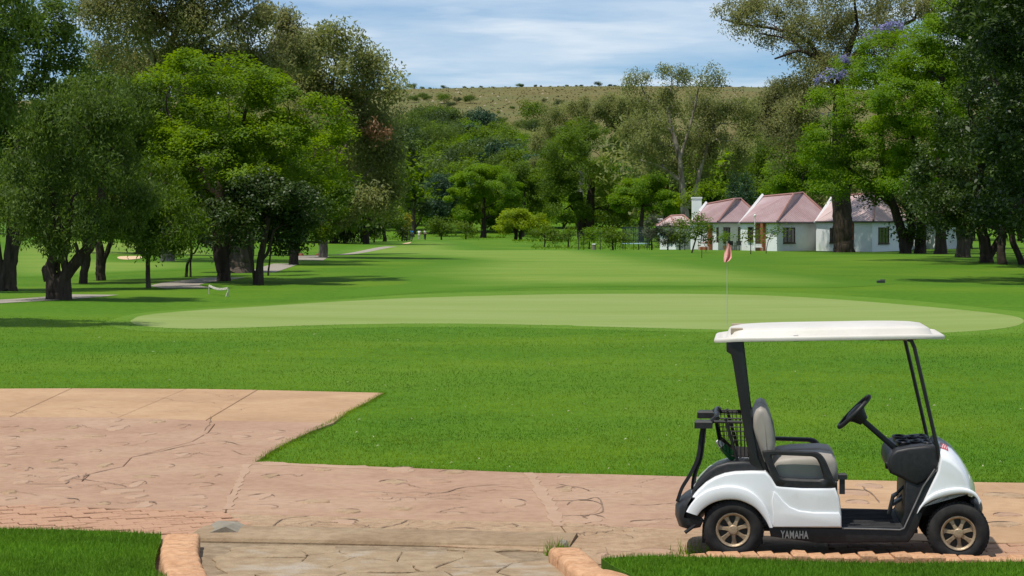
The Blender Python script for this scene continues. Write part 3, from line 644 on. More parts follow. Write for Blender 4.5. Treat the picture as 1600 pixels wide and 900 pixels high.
# L, W leaf size; droop; flat clumps; up bias; clump radius; cover
KIND = {
    'karee': dict(L=.25, W=.075, droop=.55, flat=.85, up=.5, cr=.80, m='l_karee', bark='bark', cover=3.2),
    'bright': dict(L=.21, W=.12, droop=.0, flat=.58, up=1.2, cr=.85, m='l_bright', bark='bark', cover=3.6),
    'mid': dict(L=.23, W=.12, droop=.15, flat=.7, up=.8, cr=.95, m='l_mid', bark='bark', cover=3.2),
    'ever': dict(L=.23, W=.11, droop=.1, flat=.75, up=.7, cr=.75, m='l_ever', bark='bark', cover=3.6),
    'gum': dict(L=.27, W=.10, droop=.5, flat=.85, up=1.1, cr=1.0, m='l_gum', bark='bark_pale', cover=3.6),
    'gumd': dict(L=.27, W=.10, droop=.52, flat=.85, up=1.0, cr=1.05, m='l_gumd', bark='bark_pale', cover=3.8),
    'blue': dict(L=.32, W=.12, droop=.3, flat=1.0, up=.5, cr=.8, m='l_blue', bark='bark', cover=3.4),
    'grey': dict(L=.20, W=.06, droop=.2, flat=.8, up=.5, cr=.45, m='l_grey', bark='bark', cover=2.0),
    'jaca': dict(L=.23, W=.11, droop=.15, flat=.55, up=1.0, cr=.95, m='l_jaca', bark='bark', cover=4.2),
    'gold': dict(L=.25, W=.1, droop=-.4, flat=1.2, up=.4, cr=.35, m='l_gold', bark='bark', cover=3.0),
}
def unit(a): return a / np.maximum(np.linalg.norm(a, axis=-1, keepdims=True), 1e-9)
def crown_pts(lobes, ncl, g, low=.35):
    lobes = np.array(lobes, float); w = (lobes[:, 3] * lobes[:, 4] * lobes[:, 5]) ** (2 / 3.); w /= w.sum()
    C, O = [], []
    for lb, wi in zip(lobes, w):
        k = max(3, int(round(ncl * wi))); d = unit(g.normal(size=(k * 3, 3)))
        d = d[(d[:, 2] > -.35) | (g.random(len(d)) < low)][:k]
        # spread out a little (farthest of a few tries)
        fr = g.uniform(.45, 1.0, len(d)) ** .6; C.append(lb[:3] + lb[3:6] * d * fr[:, None]); O.append(d)
    return np.concatenate(C), np.concatenate(O)
def leaves(C, O, n, K, s, g, lo=0., hi=1.):
    nc = len(C); ci = g.integers(0, nc, n); size = g.uniform(.65, 1.35, nc)
    d = unit(g.normal(size=(n, 3))) * (g.random(n)[:, None] ** (1 / 2.2)); r = K['cr'] * s * size[ci][:, None]
    off = d * r; off[:, 2] *= K['flat']
    if K['droop'] > .4: off[:, 2] -= np.abs(g.normal(size=n)) * K['cr'] * s * .35
    P = C[ci] + off
    N = unit(O[ci] * .45 + np.array([0, 0, K['up']]) + unit(g.normal(size=(n, 3))) * .85)
    D = np.cross(N, unit(g.normal(size=(n, 3)))); D = unit(D); dr = abs(K['droop']) * g.uniform(.5, 1.1, n)[:, None]
    D = unit(D * (1 - dr) + np.array([0, 0, -1. if K['droop'] > 0 else 1.]) * dr); S = unit(np.cross(D, N))
    L = K['L'] * s * g.uniform(.6, 1.3, n)[:, None]; Wd = K['W'] * s * g.uniform(.7, 1.2, n)[:, None]
    bend = np.cross(S, D) * L * .12
    V = np.stack([P - D * L / 2, P + S * Wd / 2 + bend, P + D * L / 2, P - S * Wd / 2 + bend], 1)
    ct = g.normal(.45, .22, nc); tint = np.clip(ct[ci] + g.normal(0, .18, n), lo, hi)
    return V, tint
def leaf_mesh(name, V, tint, m, extra=None):
    n = len(V); me = mesh_np(name, V.reshape(-1, 3), np.arange(4 * n).reshape(n, 4)); me.materials.append(m)
    at = me.attributes.new('tint', 'FLOAT', 'FACE'); at.data.foreach_set('value', tint.astype(np.float32))
    return me
def wood(trunks, lobes, C, rmin, g, kseg=6, nbr=70, limb=True, bare=1.0):
    """trunks: list of [(x, y, z, r), ...]; limbs to the lobes, branches to the clumps"""
    mb = MB(); nodes = []
    def addline(pts, rs, k):
        mb.tube(pts, list(rs), k, cap=True); nodes.extend((*p, r) for p, r in zip(pts, rs))
    for t in trunks:
        s = spline([p for p in t], 5); pts = [p[:3] for p in s]; rs = [p[3] for p in s]
        pts = [(x + g.normal() * .06 * r, y + g.normal() * .06 * r, z) for (x, y, z), r in zip(pts, rs)]
        addline(pts, rs, 9)
    if limb:
        for lb in sorted(lobes, key=lambda q: q[2]):
            A = np.array(nodes); tgt = np.array(lb[:3]); tgt = tgt + np.array([0, 0, -.1 * lb[5]])
            dd = np.linalg.norm(A[:, :3] - tgt, axis=1) + 1.5 * np.maximum(0, A[:, 2] - tgt[2]) ; dd += np.where(A[:, 2] < tgt[2] * .25, 5, 0)
            i = int(dd.argmin()); p0 = A[i, :3]; r0 = max(rmin * 1.5, min(A[i, 3] * .65, .05 * np.linalg.norm(tgt - p0)))
            if np.linalg.norm(tgt - p0) < .4: continue
            ln = np.linalg.norm(tgt - p0); q = [p0 + (tgt - p0) * t + np.array([0, 0, .12 * ln * math.sin(PI * t)]) + g.normal(size=3) * .05 * ln * (0 < t < 1) for t in (0, .25, .5, .75, 1)]
            sp = spline(q, 3); addline(sp, np.linspace(r0, max(rmin, r0 * .35), len(sp)), kseg)
    order = np.argsort(np.linalg.norm(C - np.mean(np.array(nodes)[:, :3], 0), axis=1))[: 4000]
    pick = order if len(order) <= nbr else order[np.sort(g.choice(len(order), nbr, replace=False))]
    for ci in pick:
        A = np.array(nodes); tgt = C[ci]; dd = np.linalg.norm(A[:, :3] - tgt, axis=1) + .8 * np.maximum(0, A[:, 2] - tgt[2])
        i = int(dd.argmin()); p0 = A[i, :3]; ln = np.linalg.norm(tgt - p0)
        if ln < .3: continue
        r0 = max(rmin, min(A[i, 3] * .6, .028 * ln + rmin))
        q = [p0 + (tgt - p0) * t + np.array([0, 0, .10 * ln * math.sin(PI * t)]) + g.normal(size=3) * .06 * ln * (0 < t < 1) for t in (0, .35, .7, 1)]
        sp = spline(q, 2); addline(sp, np.linspace(r0, rmin * .6, len(sp)), 5 if r0 > rmin * 2 else 4)
    return mb
SEED = [100]
def tree(name, label, px, Y, lobes, kind, trunks=None, r=10, group=None, cat='tree', dens=1.0, s=None, ncl=None, nbr=70, depth=1.0, mats=None, flowers=None, base=None, low=.35, jy=.35):
    """lobes (px, py, rx, ry[, dY]) and trunks [(px, py, half width)] measured at distance Y"""
    SEED[0] += 1; g = np.random.default_rng(SEED[0]); K = KIND[kind]; u = Y / FPX
    bx = X(px, Y); bz = tz(bx, Y); 
    L = []; xm = (min(q[0] - q[2] for q in lobes) + max(q[0] + q[2] for q in lobes)) / 2; hw_ = (max(q[0] + q[2] for q in lobes) - min(q[0] - q[2] for q in lobes)) / 2
    for q in lobes:
        full = min(hw_ * u, 6.5) * .8 * math.sqrt(max(.05, 1 - ((q[0] - xm) / hw_) ** 2)) if len(lobes) >= 5 else 0
        dy = g.uniform(-full, full) if full and len(q) < 5 else q[4] if len(q) > 4 else g.uniform(-jy, jy) * q[2] * u
        L.append((X(q[0], Y) - bx, dy, Zp(q[1], Y) - bz, q[2] * u, q[2] * u * depth, q[3] * u))
    if s is None: s = max(.75, Y / 120.)
    area = sum(PI * q[3] * q[5] for q in L) * .85; nl = int(min(52000, K['cover'] * dens * area / (K['L'] * K['W'] * s * s * .5 * .6)))
    if ncl is None: ncl = int(max(14, min(420, 1.5 * area / (K['cr'] * s) ** 2)))
    C, O = crown_pts(L, ncl, g, low)
    V, tint = leaves(C, O, nl, K, s, g)
    t = thing(name, (bx, Y, bz), label, cat, group)
    if trunks is None:
        lo = min(L, key=lambda q: q[2]); top = max(L, key=lambda q: q[2]); cx = sum(q[0] for q in L) / len(L)
        trunks = [[(0, 0, -.3, r * u * 1.25), (g.normal() * r * u * .3, 0, .4, r * u), (cx * .3, 0, lo[2] * .6, r * u * .85), (cx * .8, sum(q[1] for q in L) / len(L), top[2] * .75, r * u * .35)]]
    else:
        T = []
        for line in trunks:
            pts = [(X(a, Y) - bx, (c[0] if c else 0.0), Zp(b, Y) - bz, hw * u) for a, b, hw, *c in line]; T.append(pts)
            if abs(pts[0][2]) < 1.2: pts.insert(0, (pts[0][0], pts[0][1], -.4, pts[0][3] * 1.3)); 
        trunks = T
    mb = wood(trunks, L, C, max(.015, .5 * u), g, nbr=nbr)
    me = mb.mesh('trunk', 60); put('trunk', me, M[mats[1] if mats else K['bark']], t)
    put('crown', leaf_mesh('crown', V, tint, M[mats[0] if mats else K['m']]), None, t)
    if flowers:
        fl = [(X(q[0], Y) - bx, -q[2] * u * .9, Zp(q[1], Y) - bz, q[2] * u, q[2] * u, q[3] * u) for q in flowers]
        C, O = crown_pts(fl, 9 * len(fl), g); V, ti = leaves(C, O, 110 * len(fl), dict(K, L=.2, W=.16, cr=.34, droop=0, flat=.9), s, g)
        put('blossom', leaf_mesh('blossom', V, ti, M['petal']), None, t)
    return t

# ---- left side
tree('shade_tree', 'dark tree at the far left edge with its leaves reaching down from the top corner', -170, 54, [(-190, 40, 130, 130), (-60, 150, 90, 110), (-40, 10, 110, 70), (-150, 230, 110, 80)], 'karee', r=22)
tree('shade_tree', 'leafy tree whose dark straight trunk stands at the left frame edge', 14, 83, [(-20, 300, 80, 60), (30, 200, 70, 80), (45, 95, 75, 70), (-30, 50, 80, 90), (70, 40, 60, 45), (-60, 180, 80, 90), (40, 330, 60, 40)], 'mid',
     [[(12, 452, 15), (14, 420, 12), (20, 380, 11), (22, 300, 9), (30, 200, 6)], [(18, 395, 8), (30, 370, 6), (45, 320, 4)], [(4, 420, 6), (-2, 400, 5), (-8, 330, 4)]], mats=('l_karee', 'bark'), dens=1.1)
tree('forked_tree', 'dark forked tree with a gnarled black trunk leaning right at the path bend', 90, 73, [(60, 250, 62, 70), (135, 190, 70, 62), (190, 230, 55, 70), (110, 300, 80, 50), (185, 310, 55, 48), (40, 330, 46, 32), (95, 375, 17, 17, -1.2), (150, 345, 50, 28), (60, 355, 34, 22), (175, 352, 40, 26)], 'karee',
     [[(90, 467, 13), (87, 445, 13), (78, 425, 10), (84, 400, 8.5), (92, 375, 8), (90, 340, 7), (75, 290, 5)], [(90, 452, 12), (102, 432, 10), (122, 405, 9), (142, 382, 8.5), (150, 350, 8), (160, 290, 6), (170, 230, 4)], [(104, 432, 7), (100, 405, 6), (105, 370, 6), (112, 320, 4)], [(93, 435, 3.5), (91, 415, 3), (96, 395, 3)], [(76, 428, 5), (70, 420, 5), (71, 440, 3)]], dens=1.05)
tree('shade_tree', 'dark trunked tree just right of the forked tree, nearer of the pair behind it', 130, 95, [(120, 260, 70, 60), (160, 160, 70, 55), (110, 180, 60, 55), (135, 320, 70, 40)], 'karee', [[(130, 440, 7), (131, 425, 6.5), (136, 405, 6), (134, 370, 6), (135, 300, 5)], [(130, 418, 4), (125, 406, 3), (118, 380, 3)]], group=None)
tree('shade_tree', 'tree with a short thick trunk forking into two pale limbs behind the forked tree', 157, 100, [(180, 280, 60, 60), (220, 220, 60, 60), (165, 330, 45, 30), (200, 160, 60, 40)], 'karee', [[(157, 436, 7.5), (156, 420, 7), (157, 400, 7), (153, 370, 6), (150, 320, 5)], [(160, 412, 5), (168, 392, 4), (178, 360, 4), (190, 300, 3)]])
tree('young_tree', 'slim straight tree with pale drooping leaves standing alone on the grass', 232, 88, [(236, 285, 42, 38), (215, 318, 36, 34), (262, 330, 40, 40), (238, 355, 40, 28), (205, 300, 26, 22), (290, 345, 34, 36), (215, 360, 36, 26), (262, 368, 40, 22)], 'karee', [[(232, 447, 4.2), (231, 420, 3.6), (232, 380, 3.4), (233, 320, 2.6), (236, 270, 1.5)]], mats=('l_mid', 'bark_mid'), dens=.95)
tree('young_tree', 'small leaning sapling with a curved dark trunk beside the path', 292, 105, [(300, 330, 36, 40), (318, 365, 28, 28), (285, 290, 36, 36), (310, 260, 40, 40)], 'karee', [[(291, 432, 2.6), (293, 412, 2.2), (299, 400, 2), (298, 370, 2), (300, 330, 1.5)], [(298, 401, 1.4), (305, 394, 1.2), (315, 370, 1)]], mats=('l_grey', 'bark'), dens=1.0)
tree('broad_tree', 'broad bright yellow-green tree with spreading layered boughs', 352, 98, [(215, 150, 40, 28), (262, 128, 52, 30), (300, 300, 50, 34, -3), (350, 250, 60, 40, -3.5), (380, 220, 60, 40, -3), (300, 230, 50, 40, -3), (440, 220, 56, 36, -3), (470, 300, 50, 30, -3), (390, 290, 56, 34, -4), (320, 118, 58, 28), (392, 122, 55, 26), (450, 160, 52, 30), (505, 188, 46, 26), (535, 225, 34, 26), (480, 240, 55, 32), (400, 190, 60, 40), (310, 190, 62, 42), (240, 200, 50, 40), (420, 270, 66, 34), (520, 280, 34, 28), (330, 260, 60, 40), (270, 255, 48, 38), (365, 150, 50, 30)], 'bright',
     [[(350, 437, 11), (349, 420, 11), (347, 400, 13), (345, 375, 14), (342, 340, 12), (345, 300, 9), (350, 250, 7)], [(352, 395, 8), (362, 375, 7), (372, 345, 6), (400, 290, 5), (430, 240, 3.5)], [(346, 330, 6), (320, 280, 5), (285, 220, 3.5), (260, 170, 2)], [(350, 280, 5), (372, 220, 4), (385, 170, 2.5)]], nbr=120, dens=.9)
tree('old_tree', 'massive grey buttressed trunk behind the broad bright tree', 376, 112, [(360, 330, 50, 40), (400, 310, 50, 40), (330, 300, 50, 40)], 'ever', [[(376, 426, 20), (376, 412, 17), (378, 390, 15), (380, 360, 13), (382, 310, 9)], [(366, 424, 8), (364, 400, 8), (362, 360, 7)], [(388, 424, 8), (390, 395, 7), (394, 350, 6)]], mats=('l_ever', 'bark_mid'))
tree('evergreen_tree', 'low dark evergreen with glossy leaves under the broad bright tree', 404, 92, [(370, 330, 42, 38), (430, 330, 45, 42), (400, 300, 55, 34), (465, 345, 38, 34), (380, 360, 40, 28), (440, 372, 40, 24), (480, 310, 34, 30), (335, 345, 28, 30)], 'ever', [[(404, 442, 6.5), (404, 425, 5.5), (407, 405, 5.5), (412, 380, 5), (420, 340, 4)], [(398, 440, 3), (396, 425, 2.6), (392, 400, 3), (386, 370, 3)], [(409, 410, 3), (418, 395, 2.6), (428, 360, 2)]], dens=1.15)
tree('young_tree', 'thin dark stem close behind the low evergreen', 420, 106, [(425, 350, 26, 20), (430, 320, 26, 26)], 'ever', [[(419, 428, 1.6), (421, 410, 1.4), (423, 390, 1.3), (425, 340, 1)]])
tree('pine_tree', 'dark tapering pine trunk beside the grey path bend', 459, 128, [(470, 300, 42, 50), (455, 350, 40, 30), (500, 340, 40, 36), (440, 260, 45, 45), (520, 310, 30, 40)], 'ever', [[(458, 416.5, 8.5), (459, 405, 7.5), (461, 390, 6.5), (463, 370, 6), (468, 300, 4)]], mats=('l_mid', 'bark'))
tree('gum_tree', 'towering olive gum with pale bare limbs at the top left', 262, 135, [(200, 30, 60, 60), (285, 10, 80, 70), (370, 20, 78, 70), (430, 60, 50, 50), (320, 90, 90, 45), (215, 95, 60, 40), (170, -10, 40, 45), (400, 110, 60, 40), (290, -50, 100, 50), (170, 70, 24, 30)], 'gumd',
     [[(262, 425, 13), (262, 380, 11), (264, 300, 10), (262, 200, 9), (258, 118, 7), (270, 60, 5), (300, 10, 3)], [(262, 180, 5), (240, 90, 4), (215, 30, 2.6)], [(258, 115, 5), (310, 70, 3.6), (370, 30, 2.4), (410, 5, 1.6)], [(262, 130, 3.6), (225, 75, 2.4), (200, 40, 1.8)]], nbr=150, dens=1.0)
tree('gum_tree', 'tall olive gum on the right of the left grove with weeping foliage', 500, 152, [(470, 60, 50, 35), (530, 85, 55, 40), (585, 115, 35, 42), (500, 130, 70, 50), (560, 180, 55, 50), (440, 110, 60, 55), (598, 200, 30, 40), (590, 250, 38, 45), (540, 270, 55, 45), (600, 290, 26, 34), (480, 200, 60, 50), (608, 160, 18, 36), (500, 320, 50, 30), (575, 310, 36, 26)], 'gum',
     [[(505, 410, 8), (506, 370, 7), (510, 300, 6.5), (515, 200, 5), (520, 120, 3)], [(512, 280, 4), (550, 210, 3), (580, 140, 2)], [(510, 320, 3.5), (565, 280, 2.5), (600, 240, 1.6)], [(514, 230, 3.5), (480, 150, 2.5), (465, 80, 1.6)]], nbr=130, mats=('l_gum', 'bark_pale'))
g = np.random.default_rng(5); gt_ = [o for o in bpy.data.objects if o.name.startswith('gum_tree')][-1]; bo = gt_.location
C, O = crown_pts([(X(a, 150) - bo.x, -3.5, Zp(b, 150) - bo.z, .6, .6, .45) for a, b in ((592, 196), (601, 206), (581, 204), (594, 212))], 14, g); V, ti = leaves(C, O, 420, dict(KIND['gumd'], cr=.5), 1.0, g)
put('dead_foliage', leaf_mesh('dead_foliage', V, ti, M['l_rust']), None, gt_)
tree('grove_tree', 'tall dark tree filling the grove behind the slim straight tree', 215, 175, [(150, 140, 60, 60), (210, 130, 60, 55), (270, 150, 60, 60), (180, 210, 70, 60), (250, 230, 70, 60), (150, 290, 60, 50), (220, 300, 70, 50), (290, 300, 60, 50), (330, 200, 60, 60)], 'mid', r=7, nbr=40, mats=('l_karee', 'bark'), s=1.8)
tree('grove_tree', 'tall green tree filling the grove behind the pine trunk', 455, 185, [(420, 200, 60, 60), (480, 240, 60, 60), (400, 280, 60, 50), (540, 260, 55, 60), (500, 300, 60, 50), (560, 320, 45, 36), (440, 320, 60, 40), (600, 320, 30, 30)], 'mid', r=7, nbr=40, s=1.8)

# ---- trees across the middle, far down the fairway
row = [
    ('round_tree', 'round dark tree standing leftmost in the far row beyond the left grove', 566, 300, [(560, 338, 30, 22), (575, 320, 30, 22), (545, 350, 24, 18)], 'mid', 3),
    ('round_tree', 'dark round tree second in the far row beyond the left grove', 600, 310, [(596, 335, 26, 24), (612, 345, 18, 18), (588, 352, 20, 14)], 'mid', 3),
    ('round_tree', 'low spreading tree at the foot of the left gum', 520, 260, [(520, 345, 40, 26), (490, 355, 30, 22), (545, 365, 22, 12)], 'ever', 4),
    ('conifer', 'tall dark conifer rising beside the edge of the left grove', 646, 420, [(645, 310, 18, 22), (648, 275, 17, 34), (640, 250, 16, 30), (655, 325, 16, 14)], 'ever', 3),
    ('small_tree', 'small vase shaped tree with a forked trunk behind the golfers', 648, 440, [(642, 325, 14, 14), (660, 322, 15, 15), (650, 312, 14, 10)], 'mid', 1.8),
    ('blue_tree', 'blue-green conifer left of the big fairway tree', 688, 430, [(686, 325, 22, 18), (688, 300, 20, 22), (690, 280, 12, 16), (700, 312, 20, 20)], 'blue', 2.5),
    ('fairway_tree', 'large light green tree with a stout trunk at the end of the fairway', 755, 385, [(735, 290, 32, 24), (775, 295, 36, 26), (755, 278, 36, 18), (720, 312, 22, 20), (800, 322, 22, 22), (760, 325, 42, 22), (785, 345, 24, 12), (730, 335, 24, 12)], 'jaca', 5),
    ('fairway_tree', 'mid green tree close behind the large light green fairway tree', 818, 420, [(805, 275, 30, 26), (835, 290, 28, 28), (815, 310, 36, 26), (850, 320, 24, 26), (795, 330, 24, 20)], 'mid', 4),
    ('thorn_tree', 'low bright yellow-green thorn tree with a dark twin trunk', 810, 302, [(795, 345, 18, 12), (828, 340, 22, 14), (810, 335, 20, 10), (840, 352, 14, 10), (785, 355, 10, 8), (815, 350, 26, 10, -2), (800, 338, 20, 10, -2.5), (830, 345, 18, 10, -2)], 'bright', 3.2),
    ('great_tree', 'great dark green tree left of the tall gum', 915, 330, [(880, 235, 36, 32), (925, 230, 42, 36), (865, 275, 36, 34), (960, 270, 36, 36), (915, 285, 50, 40), (880, 325, 40, 26), (950, 325, 40, 26), (905, 205, 30, 20), (985, 300, 22, 30)], 'mid', 9),
    ('olive_gum', 'wide olive gum crown rising behind the great dark tree', 905, 430, [(880, 185, 36, 24), (930, 175, 42, 26), (970, 170, 40, 26), (855, 212, 26, 22), (990, 200, 40, 36), (850, 255, 20, 20)], 'gum', 5),
    ('bush_tree', 'bright rounded bushy tree below the tall gum', 1000, 290, [(990, 300, 30, 20), (1020, 305, 32, 22), (1010, 285, 26, 14), (975, 318, 20, 16), (1045, 315, 20, 18)], 'jaca', 4),
    ('dark_tree', 'dark round tree in the shade behind the trampoline', 1035, 300, [(1030, 312, 32, 24), (1050, 290, 26, 22), (1060, 325, 20, 16)], 'ever', 4),
]
for nm, lab, px, Y, lb, kd, r in row:
    tr = None
    if nm == 'great_tree': tr = [[(908, 384, 7), (908, 350, 7), (905, 300, 5)], [(922, 384, 8), (921, 345, 8), (925, 280, 5)], [(912, 360, 5), (898, 320, 4), (880, 270, 3)]]
    if nm == 'thorn_tree': tr = [[(805, 378, 3), (806, 365, 2.8), (800, 350, 2)], [(814, 378, 3), (813, 365, 2.6), (822, 348, 2)]]
    if nm == 'small_tree': tr = [[(648, 369, 2.2), (648, 358, 2), (640, 340, 1.6), (636, 325, 1)], [(648, 358, 1.8), (656, 345, 1.4), (662, 325, 1)]]
    tree(nm, lab, px, Y, lb, kd, tr, r, s=max(1.2, Y / 250), nbr=40, dens=1.45 if nm in ('great_tree', 'fairway_tree', 'bush_tree') else 1.0, mats=('l_lime', 'bark') if nm == 'thorn_tree' else None)
tree('gum_tree', 'tall open gum with a pale forked trunk left of the cottages', 1072, 245, [(1000, 128, 24, 16), (1050, 122, 28, 18), (1095, 120, 28, 18), (1030, 160, 44, 24), (1090, 165, 48, 30), (1140, 190, 40, 36), (1010, 205, 40, 30), (1060, 215, 50, 34), (1130, 240, 44, 34), (1000, 240, 24, 18), (1160, 165, 26, 22), (1085, 265, 40, 20), (1040, 255, 30, 18), (1165, 225, 26, 30)], 'gum',
     [[(1072, 385, 6.5), (1070, 330, 6.5), (1066, 290, 5), (1060, 240, 4), (1045, 180, 3), (1050, 130, 1.6)], [(1074, 325, 5), (1088, 296, 4), (1094, 268, 3), (1105, 230, 2.4), (1120, 180, 1.6)], [(1066, 285, 3), (1035, 262, 2.2), (1000, 250, 1.2)], [(1062, 250, 2.6), (1080, 190, 2), (1092, 135, 1.2)], [(1056, 215, 2), (1020, 170, 1.5), (1002, 135, 1)]], s=1.2, dens=.66, nbr=160)
back = [
    ('gum_tree', 'olive gum rising behind the middle cottage roof', 1200, 330, [(1200, 170, 30, 26), (1225, 150, 30, 28), (1190, 210, 36, 34), (1235, 200, 36, 40), (1255, 165, 26, 30)], 'gumd', 4),
    ('cottage_tree', 'leafy green tree behind the left cottage chimney', 1130, 300, [(1120, 280, 30, 26), (1150, 265, 32, 30), (1110, 305, 26, 14), (1140, 295, 40, 20)], 'jaca', 3),
    ('cottage_tree', 'green tree behind the ridge between the two red roofs', 1175, 290, [(1180, 270, 34, 30), (1200, 245, 30, 28), (1165, 300, 30, 16), (1210, 290, 34, 22)], 'mid', 3),
    ('cottage_tree', 'dark green tree behind the middle cottage', 1250, 280, [(1240, 260, 36, 34), (1265, 235, 36, 34), (1225, 295, 30, 18), (1270, 290, 36, 26), (1290, 260, 30, 40)], 'jaca', 3),
    ('cypress', 'dark pointed cypress behind the left cottage roof', 1148, 270, [(1148, 298, 8, 12), (1148, 282, 6, 14), (1148, 308, 9, 8)], 'blue', 2),
    ('cypress', 'dark pointed cypress above the valley between the red roofs', 1166, 268, [(1166, 300, 8, 12), (1166, 285, 6, 14), (1166, 310, 9, 8)], 'blue', 2),
    ('shrub', 'yellow-green bush beside the white chimney', 1105, 232, [(1090, 305, 14, 8), (1110, 298, 16, 10), (1070, 318, 12, 10)], 'bright', 1.5),
]
for nm, lab, px, Y, lb, kd, r in back: tree(nm, lab, px, Y, lb, kd, None, r, s=max(1.3, Y / 200), nbr=25)

# ---- right side
tree('giant_gum', 'giant gum with a thick dark trunk in front of the right cottage', 1318, 196, [(1160, 20, 50, 22), (1215, 38, 40, 26), (1215, 5, 60, 30), (1290, 30, 60, 40), (1280, 80, 50, 34), (1350, 40, 60, 45), (1420, 20, 60, 45), (1140, 45, 24, 12), (1330, -20, 90, 40), (1260, 130, 34, 40), (1235, 190, 26, 36), (1245, 55, 36, 18), (1480, 0, 60, 40), (1262, 165, 34, 34), (1225, 235, 30, 34), (1300, 120, 50, 40), (1370, 90, 60, 40)], 'gum',
     [[(1318, 394, 16), (1317, 380, 15.5), (1317, 355, 15), (1316, 320, 15), (1314, 250, 13), (1310, 180, 10), (1315, 110, 7), (1340, 40, 4)], [(1312, 170, 6), (1290, 110, 4.5), (1255, 80, 3), (1210, 92, 1.4)], [(1296, 120, 4), (1260, 62, 3.2), (1210, 45, 2.4), (1160, 38, 1.6), (1128, 30, 1)], [(1318, 100, 5), (1370, 60, 4), (1430, 30, 2.5)], [(1255, 80, 2), (1235, 62, 1.6), (1185, 52, 1.1)]], s=1.1, dens=1.1, nbr=170, mats=('l_gumd', 'bark'))
tree('jacaranda_tree', 'feathery green jacaranda with mauve blossom at its top', 1412, 185, [(1300, 165, 36, 28), (1330, 120, 38, 30), (1370, 80, 40, 30), (1345, 170, 50, 38), (1400, 130, 50, 45), (1290, 210, 36, 26), (1310, 245, 50, 30), (1370, 230, 55, 42), (1430, 80, 45, 45), (1330, 285, 50, 28), (1440, 200, 50, 50), (1405, 285, 45, 32), (1270, 160, 20, 16), (1310, 200, 40, 34, -2.5), (1350, 245, 50, 34, -3), (1300, 290, 40, 26, -2), (1390, 180, 45, 40, -3), (1285, 255, 34, 28, -1), (1420, 250, 50, 40, -2), (1290, 235, 40, 36, -2), (1340, 120, 44, 36, -3), (1318, 294, 40, 18, -3), (1380, 270, 50, 36, -4), (1430, 140, 50, 44, -3.5)], 'jaca',
     [[(1414, 396, 9), (1412, 375, 8), (1404, 345, 7), (1392, 310, 6.5), (1380, 260, 5.5), (1375, 180, 4), (1365, 110, 2.5)], [(1398, 325, 4.5), (1360, 290, 3.5), (1310, 250, 2)], [(1418, 394, 6), (1424, 360, 6), (1420, 310, 5), (1430, 200, 4), (1435, 110, 2.5)]], s=1.05, nbr=110, dens=1.35,
     flowers=[(1355, 62, 12, 9), (1395, 42, 16, 9), (1372, 48, 10, 9), (1300, 118, 18, 10), (1325, 95, 12, 8), (1280, 125, 8, 6), (1335, 155, 6, 5), (1415, 60, 10, 7), (1290, 180, 10, 5), (1365, 100, 10, 6)])
tree('bright_tree', 'bright fresh green tree crowding the jacaranda on the right', 1470, 175, [(1480, 60, 55, 36), (1440, 110, 55, 36), (1500, 30, 50, 40), (1420, 160, 60, 42), (1480, 150, 55, 45), (1400, 215, 50, 36), (1450, 240, 55, 45), (1415, 285, 45, 36)], 'jaca',
     [[(1470, 398, 11), (1470, 380, 9), (1470, 350, 8), (1468, 280, 7), (1470, 180, 5), (1475, 90, 3)], [(1470, 340, 5), (1440, 270, 4), (1420, 190, 3)]], s=1.05, nbr=80, mats=('l_jaca', 'bark'), dens=1.1)
tree('evergreen_tree', 'huge dark glossy evergreen filling the right edge', 1540, 138, [(1560, 40, 70, 60), (1600, 120, 70, 80), (1530, 110, 55, 60), (1500, 200, 60, 56), (1570, 210, 70, 60), (1470, 270, 50, 50), (1540, 290, 60, 50), (1610, 300, 60, 60), (1500, 335, 45, 36), (1560, 350, 55, 30), (1600, -10, 80, 60), (1640, 210, 60, 80), (1450, 330, 36, 34), (1330, -80, 80, 40, 2), (1420, -110, 100, 70, 4), (1270, -95, 60, 36, 1), (1520, -130, 100, 70, -2)], 'ever',
     [[(1541, 413, 12), (1541, 395, 10), (1536, 370, 9), (1530, 330, 8), (1535, 250, 7), (1550, 150, 5)], [(1543, 405, 7), (1558, 380, 6), (1572, 350, 5), (1590, 260, 4)]], dens=1.15, nbr=120)
tree('evergreen_tree', 'dark evergreen with a slanting trunk at the right frame edge', 1572, 134, [(1590, 340, 50, 30), (1570, 300, 50, 40), (1540, 345, 36, 26), (1620, 330, 40, 40), (1500, 350, 26, 18)], 'ever', [[(1566, 412, 8), (1564, 395, 7), (1566, 375, 6), (1570, 330, 5)], [(1598, 416, 6), (1590, 395, 5), (1582, 375, 5), (1578, 340, 4)]], dens=1.0)
tree('old_tree', 'brown barked trunk between the glossy evergreen and the pale wall', 1508, 152, [(1500, 310, 40, 36), (1470, 330, 40, 30), (1520, 280, 40, 40)], 'ever', [[(1507, 405, 11), (1507, 390, 9), (1509, 365, 8), (1508, 310, 6)], [(1497, 404, 6), (1500, 380, 5), (1495, 340, 4)]], mats=('l_ever', 'bark_mid'))
tree('shade_tree', 'dark trunked tree with leaves drooping over the right cottage roof', 1436, 186, [(1405, 322, 26, 20), (1372, 312, 26, 14), (1420, 350, 20, 22), (1445, 330, 34, 30), (1425, 372, 12, 16)], 'jaca', [[(1438, 395, 10), (1438, 380, 9), (1440, 350, 7), (1436, 310, 5)]], dens=.55, mats=('l_karee', 'bark'))

tree('evergreen_tree', 'very large dark evergreen standing outside the right edge whose boughs hang over the lawn', 1745, 104, [(1640, 80, 120, 110), (1600, 230, 90, 80), (1720, 200, 150, 130), (1560, 330, 50, 30), (1800, 0, 160, 130), (1640, -60, 110, 70), (1880, 180, 120, 110), (1630, 330, 70, 50)], 'ever', r=20, nbr=70, s=1.25, dens=.8)

